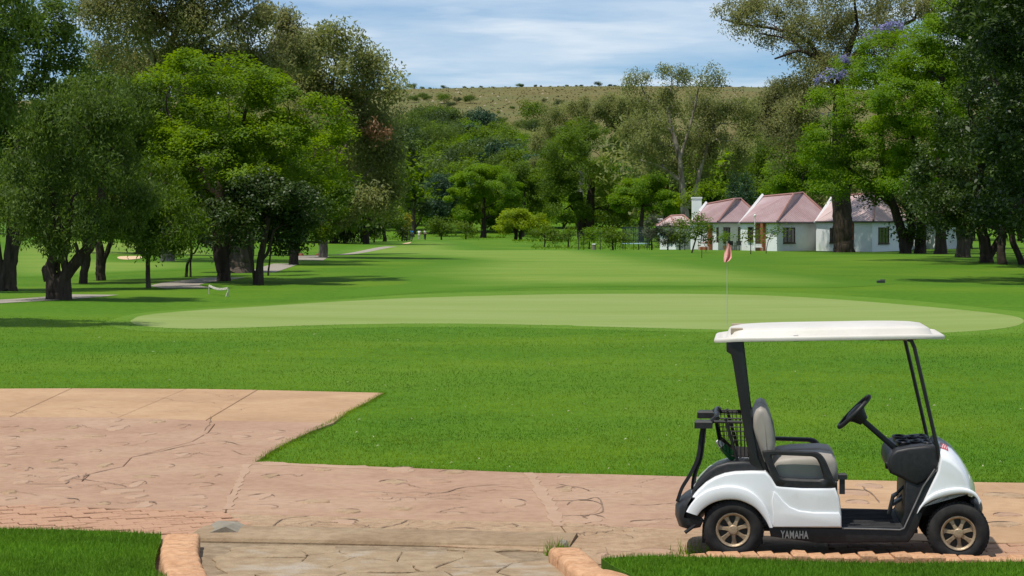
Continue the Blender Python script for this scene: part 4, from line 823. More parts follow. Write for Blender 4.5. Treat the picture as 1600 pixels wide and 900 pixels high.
tree('tall_tree', 'tall tree rooted beyond the right edge whose high boughs shade the lawn', 1960, 97, [(1400, -110, 110, 60, 0), (1520, -150, 130, 70, 3), (1660, -130, 140, 70, -3), (1460, -70, 90, 40, -4), (1800, -160, 150, 80, 2), (1330, -85, 60, 30, 2), (1600, -80, 100, 50, 4), (1950, -120, 150, 90, 0), (1480, -120, 90, 50, 6), (1590, -130, 90, 50, -6), (1700, -90, 90, 50, 5), (1420, -90, 70, 40, 4)], 'mid', r=18, nbr=50, s=1.9, dens=1.2)
for px_, Y_, lab_ in [(1800, 112, 'tall evergreen rooted beyond the right edge, nearest of three in a row'), (1740, 126, 'tall evergreen rooted beyond the right edge, second of three in a row'), (1660, 160, 'tall evergreen rooted beyond the right edge, farthest of three in a row')]:
    w_ = 3400 / Y_; tree('evergreen_tree', lab_, px_, Y_, [(px_ - w_ * 5 + w_ * 3.2 * i, -120 + 130 * j, w_ * 2.6, 80, (i * 37 + j * 17) % 11 - 5) for i in range(4) for j in range(4)], 'ever', r=16, nbr=40, s=2.1, dens=.6)
# ---- young trees and shrubs in front of the cottages
small = [
    ('young_tree', 'round dark young tree on a thin leaning stem before the left cottage', 1083, 178, [(1095, 360, 14, 12), (1090, 345, 12, 10), (1104, 368, 9, 10), (1084, 358, 10, 10)], 'mid', [[(1081, 395, 1.3), (1086, 378, 1.2), (1092, 355, .8)]], .9),
    ('young_tree', 'thin young tree with open tufts before the brick porch of the middle cottage', 1172, 172, [(1165, 368, 8, 6), (1176, 372, 9, 5), (1182, 364, 6, 6), (1168, 376, 7, 3)], 'mid', [[(1173, 398, .8), (1173, 380, .7), (1172, 365, .5)]], .5),
    ('young_tree', 'straggling young tree with leaves against the white wall of the middle cottage', 1200, 176, [(1205, 365, 9, 7), (1212, 361, 8, 4), (1200, 374, 5, 5), (1220, 361, 4, 3)], 'mid', [[(1197, 396, .6), (1200, 378, .6), (1207, 362, .5)]], .5),
    ('shrub', 'pale grey-green shrub beside the trampoline', 1018, 205, [(1018, 358, 12, 16), (1012, 370, 12, 14), (1024, 345, 9, 10)], 'grey', None, 1.0),
    ('shrub', 'whitish grey bush in front of the low cottage', 1043, 205, [(1042, 362, 13, 14), (1050, 372, 11, 12), (1036, 374, 10, 10)], 'grey', None, 1.0),
    ('shrub', 'green shrub between the whitish bush and the young tree', 1062, 205, [(1062, 368, 12, 14), (1068, 356, 10, 10), (1058, 378, 10, 8)], 'mid', None, 1.0),
    ('shrub', 'spreading dark shrub on a short stem left of the trampoline', 958, 195, [(950, 372, 18, 9), (968, 374, 16, 9), (958, 365, 14, 7)], 'mid', [[(958, 392, 1.5), (957, 382, 1.3), (957, 370, 1)]], 1.0),
    ('shrub', 'dark rounded shrub on a thin stem right of the thorn tree', 851, 250, [(842, 366, 11, 9), (860, 368, 12, 10), (851, 358, 10, 8), (866, 376, 8, 6)], 'mid', [[(851, 384, 1), (851, 372, .8), (851, 362, .6)]], 1.0),
    ('shrub', 'small bushy shrub left of the fence posts', 888, 250, [(886, 372, 8, 9), (892, 362, 7, 8)], 'mid', None, 1.0),
    ('shrub', 'low leafy shrub behind the tall fence posts', 920, 240, [(922, 368, 10, 8), (930, 362, 9, 8), (914, 376, 8, 6)], 'jaca', None, 1.0),
    ('golden_conifer', 'small golden cone shaped conifer near the golfers', 636, 330, [(636, 348, 5, 10), (636, 360, 7, 8), (635, 340, 2.5, 5)], 'gold', None, 1.4),
    ('shrub', 'dark upright shrub beneath the golden conifer', 628, 315, [(628, 362, 6, 8), (632, 368, 7, 7), (626, 354, 4, 5)], 'ever', None, 1.3),
    ('shrub', 'loose shrub clump right of the golfers', 690, 360, [(684, 350, 10, 7), (696, 355, 11, 8), (704, 362, 10, 6), (680, 360, 8, 6)], 'mid', None, 1.5),
    ('shrub', 'low hedge-like bush left of the stout fairway tree', 728, 365, [(722, 358, 10, 8), (734, 362, 9, 7)], 'mid', None, 1.5),
    ('shrub', 'dark green bush at the end of the left row of trees', 585, 300, [(583, 366, 10, 9), (590, 358, 8, 8)], 'ever', None, 1.4),
]
for nm, lab, px, Y, lb, kd, tr, dn in small:
    tree(nm, lab, px, Y, lb, kd, tr, 1.2, s=1.0 if Y < 260 else 1.5, nbr=14, dens=dn, cat='tree' if 'tree' in nm or 'conifer' in nm else 'shrub')
# long unmown grass under the far trees and along the fence
gp = []
for (xa, xb, yp, n) in [(800, 1000, 379, 1500), (720, 790, 371, 700), (560, 640, 372, 800), (830, 1080, 384, 1200)]:
    for _ in range(n):
        px = random.uniform(xa, xb); x, y = G(px, yp + random.gauss(0, 1.2)); gp.append((x, y, tz(x, y)))
tag(blades('rough_grass', np.array(gp), .30, .10, M['blade'], .6, 21), 'strip of long unmown grass along the foot of the far trees', 'grass')

# ---- the far tree line on both sides and the wood on the hillside
def proto(kind, w, h, n, seed, trunk_h=1.5, lobes=6, m=None, s=2.6):
    g = np.random.default_rng(seed); L = []
    for i in range(lobes):
        a = g.uniform(0, 6.28); q = g.uniform(.15, .55); L.append((math.cos(a) * w * q, math.sin(a) * w * q, trunk_h + (h - trunk_h) * g.uniform(.3, .75), w * g.uniform(.35, .55), w * g.uniform(.35, .55), (h - trunk_h) * g.uniform(.22, .36)))
    C, O = crown_pts(L, 46, g); V, t = leaves(C, O, n, KIND[kind], s, g); me = leaf_mesh('crown', V, t, M[m or KIND[kind]['m']])
    mb = MB(); mb.tube([(0, 0, -1), (0, 0, trunk_h), (0, 0, h * .6)], [.05 * w, .04 * w, .02 * w], 6)
    for q in L[:4]: mb.tube([(0, 0, trunk_h), (q[0] * .5, q[1] * .5, (trunk_h + q[2]) / 2), q[:3]], [.025 * w, .018 * w, .01 * w], 5)
    tm = mb.mesh('trunk'); tm.materials.append(M['bark']); return me, tm
PR = [proto('mid', 6, 8, 2600, 1), proto('jaca', 6, 7, 2600, 2), proto('blue', 5.5, 8, 2600, 3), proto('karee', 6.5, 8, 4200, 4), proto('gum', 6, 9, 3600, 5), proto('bright', 6.5, 7, 2200, 6), proto('ever', 6, 9, 3000, 7)]
def place(pr, name, x, y, sc, label, group, rz=None, parts=True, squash=1.0, cat='tree', dz=0):
    me, tm = pr; rz = random.uniform(0, 6.28) if rz is None else rz
    if not parts:
        o = bpy.data.objects.new(name, me); COL.objects.link(o); o.location = (x, y, tz(x, y) + dz); o.scale = (sc, sc, sc * squash); o.rotation_euler = (0, 0, rz); return tag(o, label, cat, group)
    t = thing(name, (x, y, tz(x, y) + dz), label, cat, group, rz); t.scale = (sc, sc, sc * squash)
    for n_, d in (('trunk', tm), ('crown', me)): o = bpy.data.objects.new(n_, d); COL.objects.link(o); o.parent = t
    return t
tree('grove_tree', 'tall green tree filling the gap behind the glossy evergreen', 1510, 215, [(1470, 120, 60, 60), (1530, 160, 60, 60), (1490, 220, 60, 60), (1560, 100, 60, 60), (1570, 250, 60, 60), (1450, 280, 60, 45), (1520, 310, 60, 40), (1600, 300, 50, 50)], 'mid', r=7, nbr=30, s=2.0)
gl = 'dark trees of the far belt behind the left fairway'
for k in range(26):
    px = -80 + k * 26 + random.uniform(-8, 8); Y = random.uniform(240, 300); place(PR[random.choice([0, 3, 6, 6])], 'belt_tree', X(px, Y), Y, random.uniform(.9, 1.5), 'dark tree in the far belt closing off the left fairway', gl)
gr = 'trees of the far belt behind the cottages'
for k in range(16):
    px = 1060 + k * 38 + random.uniform(-10, 10); Y = random.uniform(300, 380); place(PR[random.choice([0, 1, 4, 5])], 'belt_tree', X(px, Y), Y, random.uniform(1.2, 1.9), 'green tree in the far belt behind the cottages', gr)
gm = 'trees of the far belt at the end of the fairway'
for k in range(44):
    px = 560 + (k % 22) * 24 + random.uniform(-9, 9); Y = random.uniform(440, 480) if k < 22 else random.uniform(490, 560); place(PR[random.choice([0, 0, 3, 1, 2])], 'belt_tree', X(px, Y), Y, random.uniform(.85, 1.35), 'mid green tree in the continuous belt at the end of the fairway', gm, squash=random.uniform(.8, 1.1), dz=-1.2)
gf = 'trees of the wood covering the hillside'
cnt = 0
top_x = np.array([560, 630, 650, 700, 740, 780, 815, 830, 870, 1000, 1300]); top_y = np.array([200, 205, 196, 190, 200, 212, 236, 240, 225, 250, 250])
tries = 0
while cnt < 190 and tries < 3000:
    tries += 1; px = random.uniform(585, 900) if random.random() < .8 else random.uniform(900, 1290); Y = random.uniform(520, 900) ** 1.0
    x = X(px, Y); py = HOR - (tz(x, Y) - EYE) * FPX / Y
    if py < np.interp(px, top_x, top_y) + 10: continue
    place(random.choice([PR[0], PR[0], PR[3], PR[1], PR[2], PR[6], PR[5]]), 'wood_tree', x, Y, random.uniform(.8, 1.5), 'leafy tree in the wood that covers the lower hillside', gf, parts=False, squash=random.uniform(.7, 1)); cnt += 1
# bushes dotted over the dry slope and its skyline
def bush_at(px, py, s, label, group=None, pr=None, ridge=False, sq=.8):
    ys = np.arange(600, 1130, 2.0); a = HOR - (terr(X(px, ys), ys) - EYE) * FPX / ys
    Y = 1112 if ridge else float(ys[np.argmin(np.abs(a - py))]); place(pr or random.choice([PR[3], PR[6], PR[0], PR[2]]), 'hill_bush', X(px, Y), Y, s, label, group, parts=False, squash=sq, cat='bush', dz=-.35 * s)
bush_at(830, 197, 1.25, 'large round dark bush alone on the dry slope', pr=PR[0], sq=1)
for px, py, w_ in [(822, 210, 'left'), (836, 213, 'right')]: bush_at(px, py, .9, 'smaller bush just below the large round bush, the %s one of the two' % w_)
sl_ = 'dark bush dotted over the dry grass slope below the skyline'; sg = 'bushes dotted over the dry slope'
for px, py, s in [(660, 156, .5), (668, 158, .4), (692, 162, .75), (733, 162, .6), (716, 161, .4), (704, 170, .45), (653, 178, .4), (768, 192, .55), (781, 196, .5), (872, 167, .45), (760, 188, .4), (745, 187, .35), (1160, 168, .6), (1172, 178, .5), (1185, 160, .4), (800, 172, .25), (779, 178, .2), (660, 190, .5), (850, 160, .25), (915, 162, .3), (1150, 195, .5), (1180, 200, .55), (1195, 186, .5), (645, 160, .5), (680, 178, .3)]: bush_at(px, py, s, sl_, sg)
rl = 'small tree or bush silhouetted along the hill skyline'; rg = 'bushes along the skyline'
for px, s in [(642, .85), (660, .4), (672, .3), (693, .5), (726, .35), (738, .3), (752, .35), (811, .6), (816, .5), (837, .4), (845, .3), (886, .35), (901, .3), (908, .35), (935, .7), (953, .4), (925, .25), (960, .3), (985, .4), (1134, .4), (1213, .8), (1140, .3), (1160, .25), (1195, .3), (1240, .7), (1255, .8), (700, .25), (770, .25), (790, .22), (860, .25), (873, .22)]: bush_at(px, 0, s * .62, rl, rg, ridge=True)
# pale rocks in the grass of the slope
V, F = [], []
for _ in range(90):
    px = random.uniform(625, 860) if random.random() < .75 else random.uniform(1120, 1250); Y = random.uniform(900, 1075); x = X(px, Y); z = tz(x, Y); r = random.uniform(.3, 1.0); b = len(V)
    for a in range(5): V.append((x + r * 1.3 * math.cos(a * 1.257), Y + r * math.sin(a * 1.257), z - .3))
    V.append((x, Y, z + r * .7)); F += [(b + a, b + (a + 1) % 5, b + 5) for a in range(5)]
M['rock'] = mat('pale_rock', (.24, .20, .13), (.33, .28, .2), .8, .9)
tag(put('rocks', mesh_np('rocks', V, F), M['rock'], kind='stuff'), 'pale rocks strewn over the dry slope', 'rocks')
# tussocks that break up the dry slope
n = 2600; g = np.random.default_rng(77); px = g.uniform(600, 1290, n); Y = g.uniform(860, 1112, n); x = X(px, Y)
tag(blades('hill_tussocks', np.column_stack([x, Y, terr(x, Y)]), 0.6, 1.0, mat('dry_tussock', (.115, .10, .037), (.16, .13, .053), .4, .95, c3=(.11, .12, .04), s3=.06), .6, 22), 'dry grass tussocks covering the upper hillside', 'grass')

# ------------------------------------------------------------------ cottages
M['wall'] = mat('white_plaster', (.78, .79, .78), (.84, .85, .84), 1.5, .9, 7, 0, None, .2, c3=(.66, .65, .62), s3=.35, lo3=.55, hi3=.8)
M['roof'] = mat('faded_red_metal', (.33, .205, .20), (.39, .26, .255), .8, .42, 7, 0, None, .45, c3=(.43, .31, .305), s3=.3)
M['roof_grey'] = mat('pale_metal', (.47, .335, .31), (.53, .40, .375), .8, .6, 6, 0, None, .5)
M['ridge'] = mat('red_ridge_metal', (.30, .15, .125), (.35, .185, .155), 2, .5)
M['trim'] = mat('white_trim', (.72, .72, .72), (.78, .78, .78), 3, .8)
M['gutterm'] = mat('dark_gutter', (.09, .07, .07), None, 1, .5)
M['frame'] = mat('brown_window_frame', (.055, .035, .022), (.08, .05, .03), 8, .6)
M['pane'] = mat('window_pane', (.018, .022, .024), (.035, .04, .04), 1, .08, spec=.6)
M['redbrick'] = mat('red_brick', (.24, .075, .035), (.33, .12, .06), 7, .9, 8, .4, 20)
M['dark_metal'] = mat('dark_green_metal', (.03, .035, .03), None, 1, .5)
M['white_paint'] = mat('white_paint', (.72, .72, .70), (.78, .78, .76), 9, .5)

def cottage(name, label, plan, wall_top, ridge, rmap, gable=None, wins=(), cols=(), roofm='roof', chimneys=(), seams=True):
    """plan: (px, Y) wall corners, front first, counter-clockwise from above is not required; ridge: (px, py, Y); rmap: ridge index over each corner"""
    base = Vector((X(plan[0][0], plan[0][1]), plan[0][1], 0)); base.z = min(tz(X(a, b), b) for a, b in plan)
    W_ = [Vector((X(a, b), b, 0)) - Vector((base.x, base.y, 0)) for a, b in plan]; n = len(W_)
    R_ = [Vector((X(a, c), c, Zp(b, c))) - base for a, b, c in ridge]; H = wall_top - base.z
    t = thing(name, base, label, 'cottage')
    mb = MB(); P2 = [(w.x, w.y) for w in W_]; mb.prism(P2, -.5, H - .02)
    for gi in ([gable] if gable is not None else []):
        a, b = W_[gi], W_[(gi + 1) % n]; r = R_[rmap[gi]]; top = Vector((r.x, r.y, r.z + .12)); ctr = sum(W_, Vector()) / n
        out = Vector((b - a).to_2d().to_tuple() + (0,)).cross(Vector((0, 0, 1))).normalized(); out = out if out.dot(a - ctr) > 0 else -out
        pr = [a + Vector((0, 0, H - .05)), b + Vector((0, 0, H - .05)), top]
        mb.add([tuple(p + out * .06) for p in pr] + [tuple(p - out * .18) for p in pr], [(0, 1, 2), (5, 4, 3), (0, 3, 4, 1), (1, 4, 5, 2), (2, 5, 3, 0)])
    mb.build('wall', M['wall'], t)
    if gable is not None:
        a, b = W_[gable], W_[(gable + 1) % n]; r = R_[rmap[gable]]
        for q in (a, b):
            p0 = q + Vector((0, 0, H + .05)) + (q - r).normalized() * .35; p1 = Vector((r.x, r.y, r.z + .2))
            c = MB(); c.tube([p0 - Vector((0, 0, .0)), p1], .17, 4); c.build('parapet', M['trim'], t)
    # roof
    area = area2(P2); s = 1 if area > 0 else -1; ov = .38
    E2 = inset(ccw(P2), -ov); E2 = E2 if s > 0 else E2[::-1]
    E = [Vector((x, y, H)) for x, y in E2]
    if gable is not None:            # no overhang past the gable
        g1 = (gable + 1) % n; d = (W_[g1] - W_[gable]).normalized(); o = (E[gable] - W_[gable]); o.z = 0
        nrm = Vector((d.y, -d.x, 0)); E[gable] -= nrm * nrm.dot(E[gable] - W_[gable]); E[g1] -= nrm * nrm.dot(E[g1] - W_[g1])
    mb = MB(); V = [tuple(e) for e in E] + [tuple(r) for r in R_] + [tuple(e - Vector((0, 0, .12))) for e in E]; F = []; faces = []
    k = len(R_)
    for i in range(n):
        j = (i + 1) % n
        F.append((i, j, n + k + j, n + k + i))
        if i == gable: continue
        f = [i, j, n + rmap[j]] + ([n + rmap[i]] if rmap[i] != rmap[j] else []); F.append(tuple(f)); faces.append((i, j))
    F.append(tuple(range(n + k, 2 * n + k))[::-1]); mb.add(V, F); rf = mb.build('roof', M[roofm], t)
    for i, j in faces:
        m2 = MB(); m2.tube([E[i] + Vector((0, 0, -.09)), E[j] + Vector((0, 0, -.09))], .085, 6); m2.build('gutter', M['gutterm'], rf)
    done = set()
    for i in range(n):
        if gable is not None and i in (gable, (gable + 1) % n): continue
        m2 = MB(); m2.tube([E[i] + Vector((0, 0, .03)), R_[rmap[i]] + Vector((0, 0, .05))], .10, 5); m2.build('ridge_cap', M['ridge'], rf)
    for a in range(k - 1): m2 = MB(); m2.tube([R_[a] + Vector((0, 0, .06)), R_[a + 1] + Vector((0, 0, .06))], .10, 5); m2.build('ridge_cap', M['ridge'], rf)
    m2 = MB()
    for i, j in faces:
        poly = [E[i], E[j], R_[rmap[j]]] + ([R_[rmap[i]]] if rmap[i] != rmap[j] else [])
        e = (E[j] - E[i]); L = e.length; e.normalize(); nn = e.cross(poly[2] - E[i]).normalized(); d = nn.cross(e).normalized()
        d = d if d.z > 0 else -d; nn = nn if nn.z > 0 else -nn
        Q = [((p - E[i]).dot(e), (p - E[i]).dot(d)) for p in poly]
        x = .25
        while x < L:
            ys = []
            for a in range(len(Q)):
                (xa, ya), (xb, yb) = Q[a], Q[(a + 1) % len(Q)]
                if (xa - x) * (xb - x) < 0: ys.append(ya + (yb - ya) * (x - xa) / (xb - xa))
            if len(ys) >= 2:
                y0, y1 = min(ys), max(ys)
                if y1 - y0 > .2:
                    V = []
                    for yy in (y0, y1):
                        for xx, hh in ((-.022, -.01), (.022, -.01), (.022, .022), (-.022, .022)): V.append(tuple(E[i] + e * (x + xx) + d * yy + nn * hh))
                    m2.add(V, [(0, 1, 5, 4), (1, 2, 6, 5), (2, 3, 7, 6), (3, 0, 4, 7), (0, 3, 2, 1), (4, 5, 6, 7)])
            x += .42
    if m2.v: m2.build('roof_seam', M[roofm], rf, kind='stuff')
    # windows, doors, columns: on wall i between fractions f0, f1 and heights
    def on_wall(i, f, z, out):
        a, b = W_[i], W_[(i + 1) % n]; d = (b - a).normalized(); o = d.cross(Vector((0, 0, 1))); ctr = sum(W_, Vector()) / n
        o = o if o.dot(a - ctr) > 0 else -o; return a.lerp(b, f) + o * out + Vector((0, 0, z))
    def slab3(i, f0, f1, z0, z1, o0, o1): 
        mb = MB(); P = [on_wall(i, f, z, o) for o in (o0, o1) for z in (z0, z1) for f in (f0, f1)]
        mb.add([tuple(p) for p in P], [(0, 1, 3, 2), (4, 6, 7, 5), (0, 4, 5, 1), (2, 3, 7, 6), (0, 2, 6, 4), (1, 5, 7, 3)]); return mb
    for i, f0, f1, z0, z1, nmul in wins:
        a = (W_[(i + 1) % n] - W_[i]).length; fw = .075 / a
        w = MB()
        for q in ((f0, f0 + fw, z0, z1), (f1 - fw, f1, z0, z1), (f0 + fw, f1 - fw, z1 - .075, z1), (f0 + fw, f1 - fw, z0, z0 + .075)):
            s3 = slab3(i, *q[:2], *q[2:], .002, .07); w.add(s3.v, s3.f)
        for m_ in range(nmul):
            fm = f0 + (f1 - f0) * (m_ + 1) / (nmul + 1); s3 = slab3(i, fm - fw * .4, fm + fw * .4, z0 + .075, z1 - .075, .002, .06); w.add(s3.v, s3.f)
        wo_ = w.build('window', M['frame'], t); slab3(i, f0 + fw * .5, f1 - fw * .5, z0 + .03, z1 - .03, .004, .03).build('pane', M['pane'], wo_)
        slab3(i, f0 - fw * .6, f1 + fw * .6, z0 - .08, z0 - .003, .0, .13).build('sill', M['frame'], wo_)
    for nm, i, f0, f1, z0, z1, o1, m_ in cols: slab3(i, f0, f1, z0, z1, -.1, o1).build(nm, M[m_], t)
    for px, Y, w, z1 in chimneys:
        c = MB(); x = X(px, Y) - base.x; y = Y - base.y; z1 = z1 - base.z; c.box(x - w / 2, x + w / 2, y - w / 2, y + w / 2, 1.5, z1 - .14); c.box(x - w / 2 - .06, x + w / 2 + .06, y - w / 2 - .06, y + w / 2 + .06, z1 - .137, z1); c.build('chimney', M['wall'], t)
    return t
cottage('cottage', 'middle white cottage with a faded red metal roof and brick porch', [(1157, 208.5), (1214, 203), (1297, 210.5), (1303, 218), (1226, 219)], 2.72, [(1191, 308, 213.8), (1240, 303.5, 209.5), (1254, 301.5, 213)], [0, 1, 2, 2, 0], gable=4,
        wins=[(0, .22, .36, .95, 2.25, 0), (1, .115, .325, .75, 2.2, 2)],
        cols=[('brick_porch', 0, .42, .62, 0, 2.55, .06, 'redbrick'), ('door', 0, .44, .56, .05, 2.1, .09, 'frame'), ('brick_pillar', 0, .635, .70, 0, 2.6, .35, 'redbrick'), ('vent_pipe', 1, .93, .945, .9, 1.5, .12, 'gutterm')])
cottage('cottage', 'left white cottage with a white chimney behind the round young tree', [(1079, 218), (1122, 211.5), (1190, 218.5), (1196, 226), (1128, 227)], 2.72, [(1103, 320, 222.3), (1148, 311.5, 218), (1157, 311, 220.5)], [0, 1, 2, 2, 0], gable=4,
        wins=[(1, -.04, .0, .85, 2.25, 0), (1, .12, .26, .75, 2.25, 1), (1, .45, .52, .85, 2.25, 0)],
        cols=[('door', 0, .06, .34, .05, 1.95, .05, 'white_paint'), ('brick_wall', 0, .45, .72, 0, .75, .5, 'redbrick'), ('brick_pillar', 0, .72, .8, 0, 2.5, .3, 'redbrick')], chimneys=[(1088.5, 223, .95, Zp(308, 223))])
cottage('cottage', 'right white cottage with a pale metal roof partly hidden by the thick dark trunk', [(1275, 206.5), (1363, 200), (1420, 206), (1428, 214), (1330, 218)], 2.80, [(1303, 307, 212.3), (1368, 303, 206.5), (1384, 302, 209.5)], [0, 1, 2, 2, 0], gable=4, roofm='roof_grey',
        wins=[(0, .26, .345, .8, 2.2, 1), (1, .16, .44, .75, 2.25, 2)], cols=[('brick_pillar', 0, .61, .68, 0, 2.65, .12, 'redbrick')])
cottage('cottage', 'low white cottage with a shallow roof behind the grey shrubs', [(1031, 226), (1056, 222.5), (1080, 225), (1080, 232), (1034, 233)], 2.35, [(1048, 338, 228.5), (1068, 337, 228.5)], [0, 0, 1, 1, 0], roofm='roof_grey', wins=[(0, .55, .8, .8, 1.9, 1)], chimneys=[(1031, 229, .5, Zp(341, 229))])
cottage('cottage', 'white walled cottage glimpsed between the trunks on the right', [(1424, 216), (1470, 211), (1512, 216), (1516, 224), (1430, 226)], 2.7, [(1455, 306, 219), (1482, 305, 219)], [0, 0, 1, 1, 0], roofm='roof', wins=[(0, .3, .45, .8, 2.1, 1)])

# ------------------------------------------------------------------ flag
M['pole'] = mat('flag_pole', (.42, .43, .36), None, 1, .4)
M['flagcloth'] = mat('coral_flag', (.76, .33, .30), (.82, .40, .37), 6, .8)
fx, fy = G(1136, 499); fz = tz(fx, fy) + .045
ft = thing('flagstick', (fx, fy, fz), 'thin white flagstick with a limp coral pink flag on the putting green', 'flag')
hP = Zp(378.5, fy) - fz
mb = MB(); mb.tube([(0, 0, 0), (0, 0, hP)], .008, 8); mb.tube([(0, 0, hP - .005), (0, 0, hP + .02)], .018, 8); mb.build('pole', M['pole'], ft, 40)
mb = MB(); nu, nv = 11, 13; V = []
u58 = fy / FPX
outl = [(.0, -.6, 1.8), (.07, -.8, 4.5), (.15, -1.0, 5.4), (.3, -2.0, 6.0), (.45, -3.2, 6.6), (.6, -4.0, 7.0), (.75, -4.6, 6.8), (.88, -4.8, 4.2), (1.0, -4.2, -.6)]
for j in range(nv):
    t_ = j / (nv - 1); a = np.interp(t_, [o[0] for o in outl], [o[1] for o in outl]); b = np.interp(t_, [o[0] for o in outl], [o[2] for o in outl])
    for i in range(nu):
        s_ = i / (nu - 1); V.append(((a + (b - a) * s_) * u58, .07 * math.sin(s_ * 9 + t_ * 2.5) * (.3 + t_) + .012, hP - .02 - t_ * 30 * u58))
F = [(j * nu + i, j * nu + i + 1, (j + 1) * nu + i + 1, (j + 1) * nu + i) for j in range(nv - 1) for i in range(nu - 1)]
V2 = V + [(x, y + .006, z) for x, y, z in V]; o2 = len(V); F2 = F + [tuple(o2 + q for q in f[::-1]) for f in F]
mb.add(V2, F2); fl = mb.build('flag', M['flagcloth'], ft, 60)
mb = MB()                                            # the pale stroke printed on the cloth
for k in range(8):
    t0, t1 = .30 + k * .055, .30 + (k + 1) * .055
    def pt(t_, s_): a = np.interp(t_, [o[0] for o in outl], [o[1] for o in outl]); b = np.interp(t_, [o[0] for o in outl], [o[2] for o in outl]); return ((a + (b - a) * s_) * u58, .07 * math.sin(s_ * 9 + t_ * 2.5) * (.3 + t_) + .006, hP - .02 - t_ * 30 * u58)
    s0 = .72 - .5 * (k / 8); s1 = .72 - .5 * ((k + 1) / 8); mb.add([pt(t0, s0), pt(t0, s0 + .10), pt(t1, s1 + .10), pt(t1, s1)], [(0, 1, 2, 3)])
mb.build('print', mat('pale_print', (.85, .55, .5), None, 1, .8), fl)

# ------------------------------------------------------------------ white twisted rope barrier by the path
M['rope'] = mat('weathered_rope', (.42, .40, .33), (.52, .50, .42), 9, .9)
x0, y0 = G(356, 459); rt = thing('rope_barrier', (x0, y0, tz(x0, y0)), 'white twisted rope barrier on one thin post beside the green', 'barrier')
u = y0 / FPX; mb = MB()
mb.tube([(0, 0, -.05), (.01, 0, 13 * u)], .022, 6); mb.tube([(-.06, -.1, 0), (.0, 0, 9 * u)], .015, 6); mb.build('post', M['rope'], rt, 40)
for ph in (0, PI):
    pts = [(-44 * u + 44 * u * q, .035 * math.cos(q * 40 + ph) + 2.4 * (1 - q), (13 + 1.2 * (1 - q)) * u - .16 * math.sin(PI * q) * .5 + .035 * math.sin(q * 40 + ph)) for q in np.linspace(0, 1, 70)]
    mb = MB(); mb.tube(pts, .018, 5); mb.build('rope', M['rope'], rt, 60)
mb = MB(); mb.tube([(-44 * u, 2.4, -.05), (-44 * u, 2.4, 14 * u)], .022, 6); mb.build('post', M['rope'], rt, 40)

# ------------------------------------------------------------------ golfers far down the fairway
M['skin'] = mat('skin', (.30, .17, .11), None, 1, .6)
M['shirt_b'] = mat('blue_shirt', (.03, .22, .60), (.04, .27, .68), 4, .9); M['shirt_w'] = mat('white_shirt', (.70, .70, .68), (.76, .76, .74), 4, .9)
M['trouser'] = mat('dark_trousers', (.05, .05, .06), None, 1, .9); M['trouser_p'] = mat('pale_trousers', (.50, .47, .40), None, 1, .9); M['hairm'] = mat('dark_hair', (.02, .015, .01), None, 1, .8)
def person(px, py, label, shirt, trs, pose, rz):
    x, y = G(px, py); t = thing('person', (x, y, tz(x, y)), label, 'person', None, rz)
    def skin(name, vs, es, rs, m_, par):
        me = bpy.data.meshes.new(name); me.from_pydata(vs, es, []); o = put(name, me, m_, par)
        md = o.modifiers.new('skin', 'SKIN'); 
        if not me.skin_vertices: me.attributes
        for i, r in enumerate(rs): me.skin_vertices[0].data[i].radius = (r, r)
        me.skin_vertices[0].data[0].use_root = True
        sb = o.modifiers.new('sub', 'SUBSURF'); sb.levels = 1; sb.render_levels = 1; return o
    lh, rh = pose
    vs = [(0, 0, .95), (0, .01, 1.15), (0, .01, 1.38), (0, 0, 1.50), (0, -.02, 1.66), (.10, 0, .88), (.11, -.02, .50), (.12, .03, .08), (.13, -.12, .04), (-.10, 0, .88), (-.12, .04, .50), (-.13, .0, .08), (-.14, -.14, .04), (.19, 0, 1.40), lh[0], lh[1], (-.19, 0, 1.40), rh[0], rh[1]]
    es = [(0, 1), (1, 2), (2, 3), (3, 4), (0, 5), (5, 6), (6, 7), (7, 8), (0, 9), (9, 10), (10, 11), (11, 12), (2, 13), (13, 14), (14, 15), (2, 16), (16, 17), (17, 18)]
    rs = [.14, .13, .15, .06, .105, .10, .065, .05, .04, .10, .065, .05, .04, .07, .045, .035, .07, .045, .035]
    b = skin('body', vs, es, rs, M['skin'], t)
    skin('shirt', [(0, 0, .93), (0, .01, 1.15), (0, .01, 1.36), (0, 0, 1.46), (.19, 0, 1.40), tuple(np.array((.19, 0, 1.40)) * .4 + np.array(lh[0]) * .6), (-.19, 0, 1.40), tuple(np.array((-.19, 0, 1.40)) * .4 + np.array(rh[0]) * .6)], [(0, 1), (1, 2), (2, 3), (2, 4), (4, 5), (2, 6), (6, 7)], [.165, .155, .175, .085, .095, .07, .095, .07], shirt, t)
    skin('trousers', [(0, 0, .93), (.10, 0, .86), (.11, -.02, .50), (.12, .03, .11), (-.10, 0, .86), (-.12, .04, .50), (-.13, 0, .11)], [(0, 1), (1, 2), (2, 3), (0, 4), (4, 5), (5, 6)], [.16, .12, .085, .07, .12, .085, .07], trs, t)
    mb = MB(); mb.ring([[(r * math.cos(a), -.0 + r * math.sin(a), z) for a in np.linspace(0, 2 * PI, 11)[:-1]] for r, z in ((.115, 1.68), (.12, 1.73), (.10, 1.79), (.04, 1.82))]); mb.build('hair', M['hairm'], t, 60)
person(643, 375, 'distant golfer in a bright blue shirt and dark trousers', M['shirt_b'], M['trouser'], [((.26, -.02, 1.15), (.24, -.15, .92)), ((-.26, 0, 1.14), (-.22, -.16, .95))], .3)
person(655, 374.5, 'distant golfer in white with pale trousers nearest the blue shirted one', M['shirt_w'], M['trouser_p'], [((.27, 0, 1.14), (.28, -.08, .9)), ((-.26, .05, 1.14), (-.25, .0, .88))], -.4)
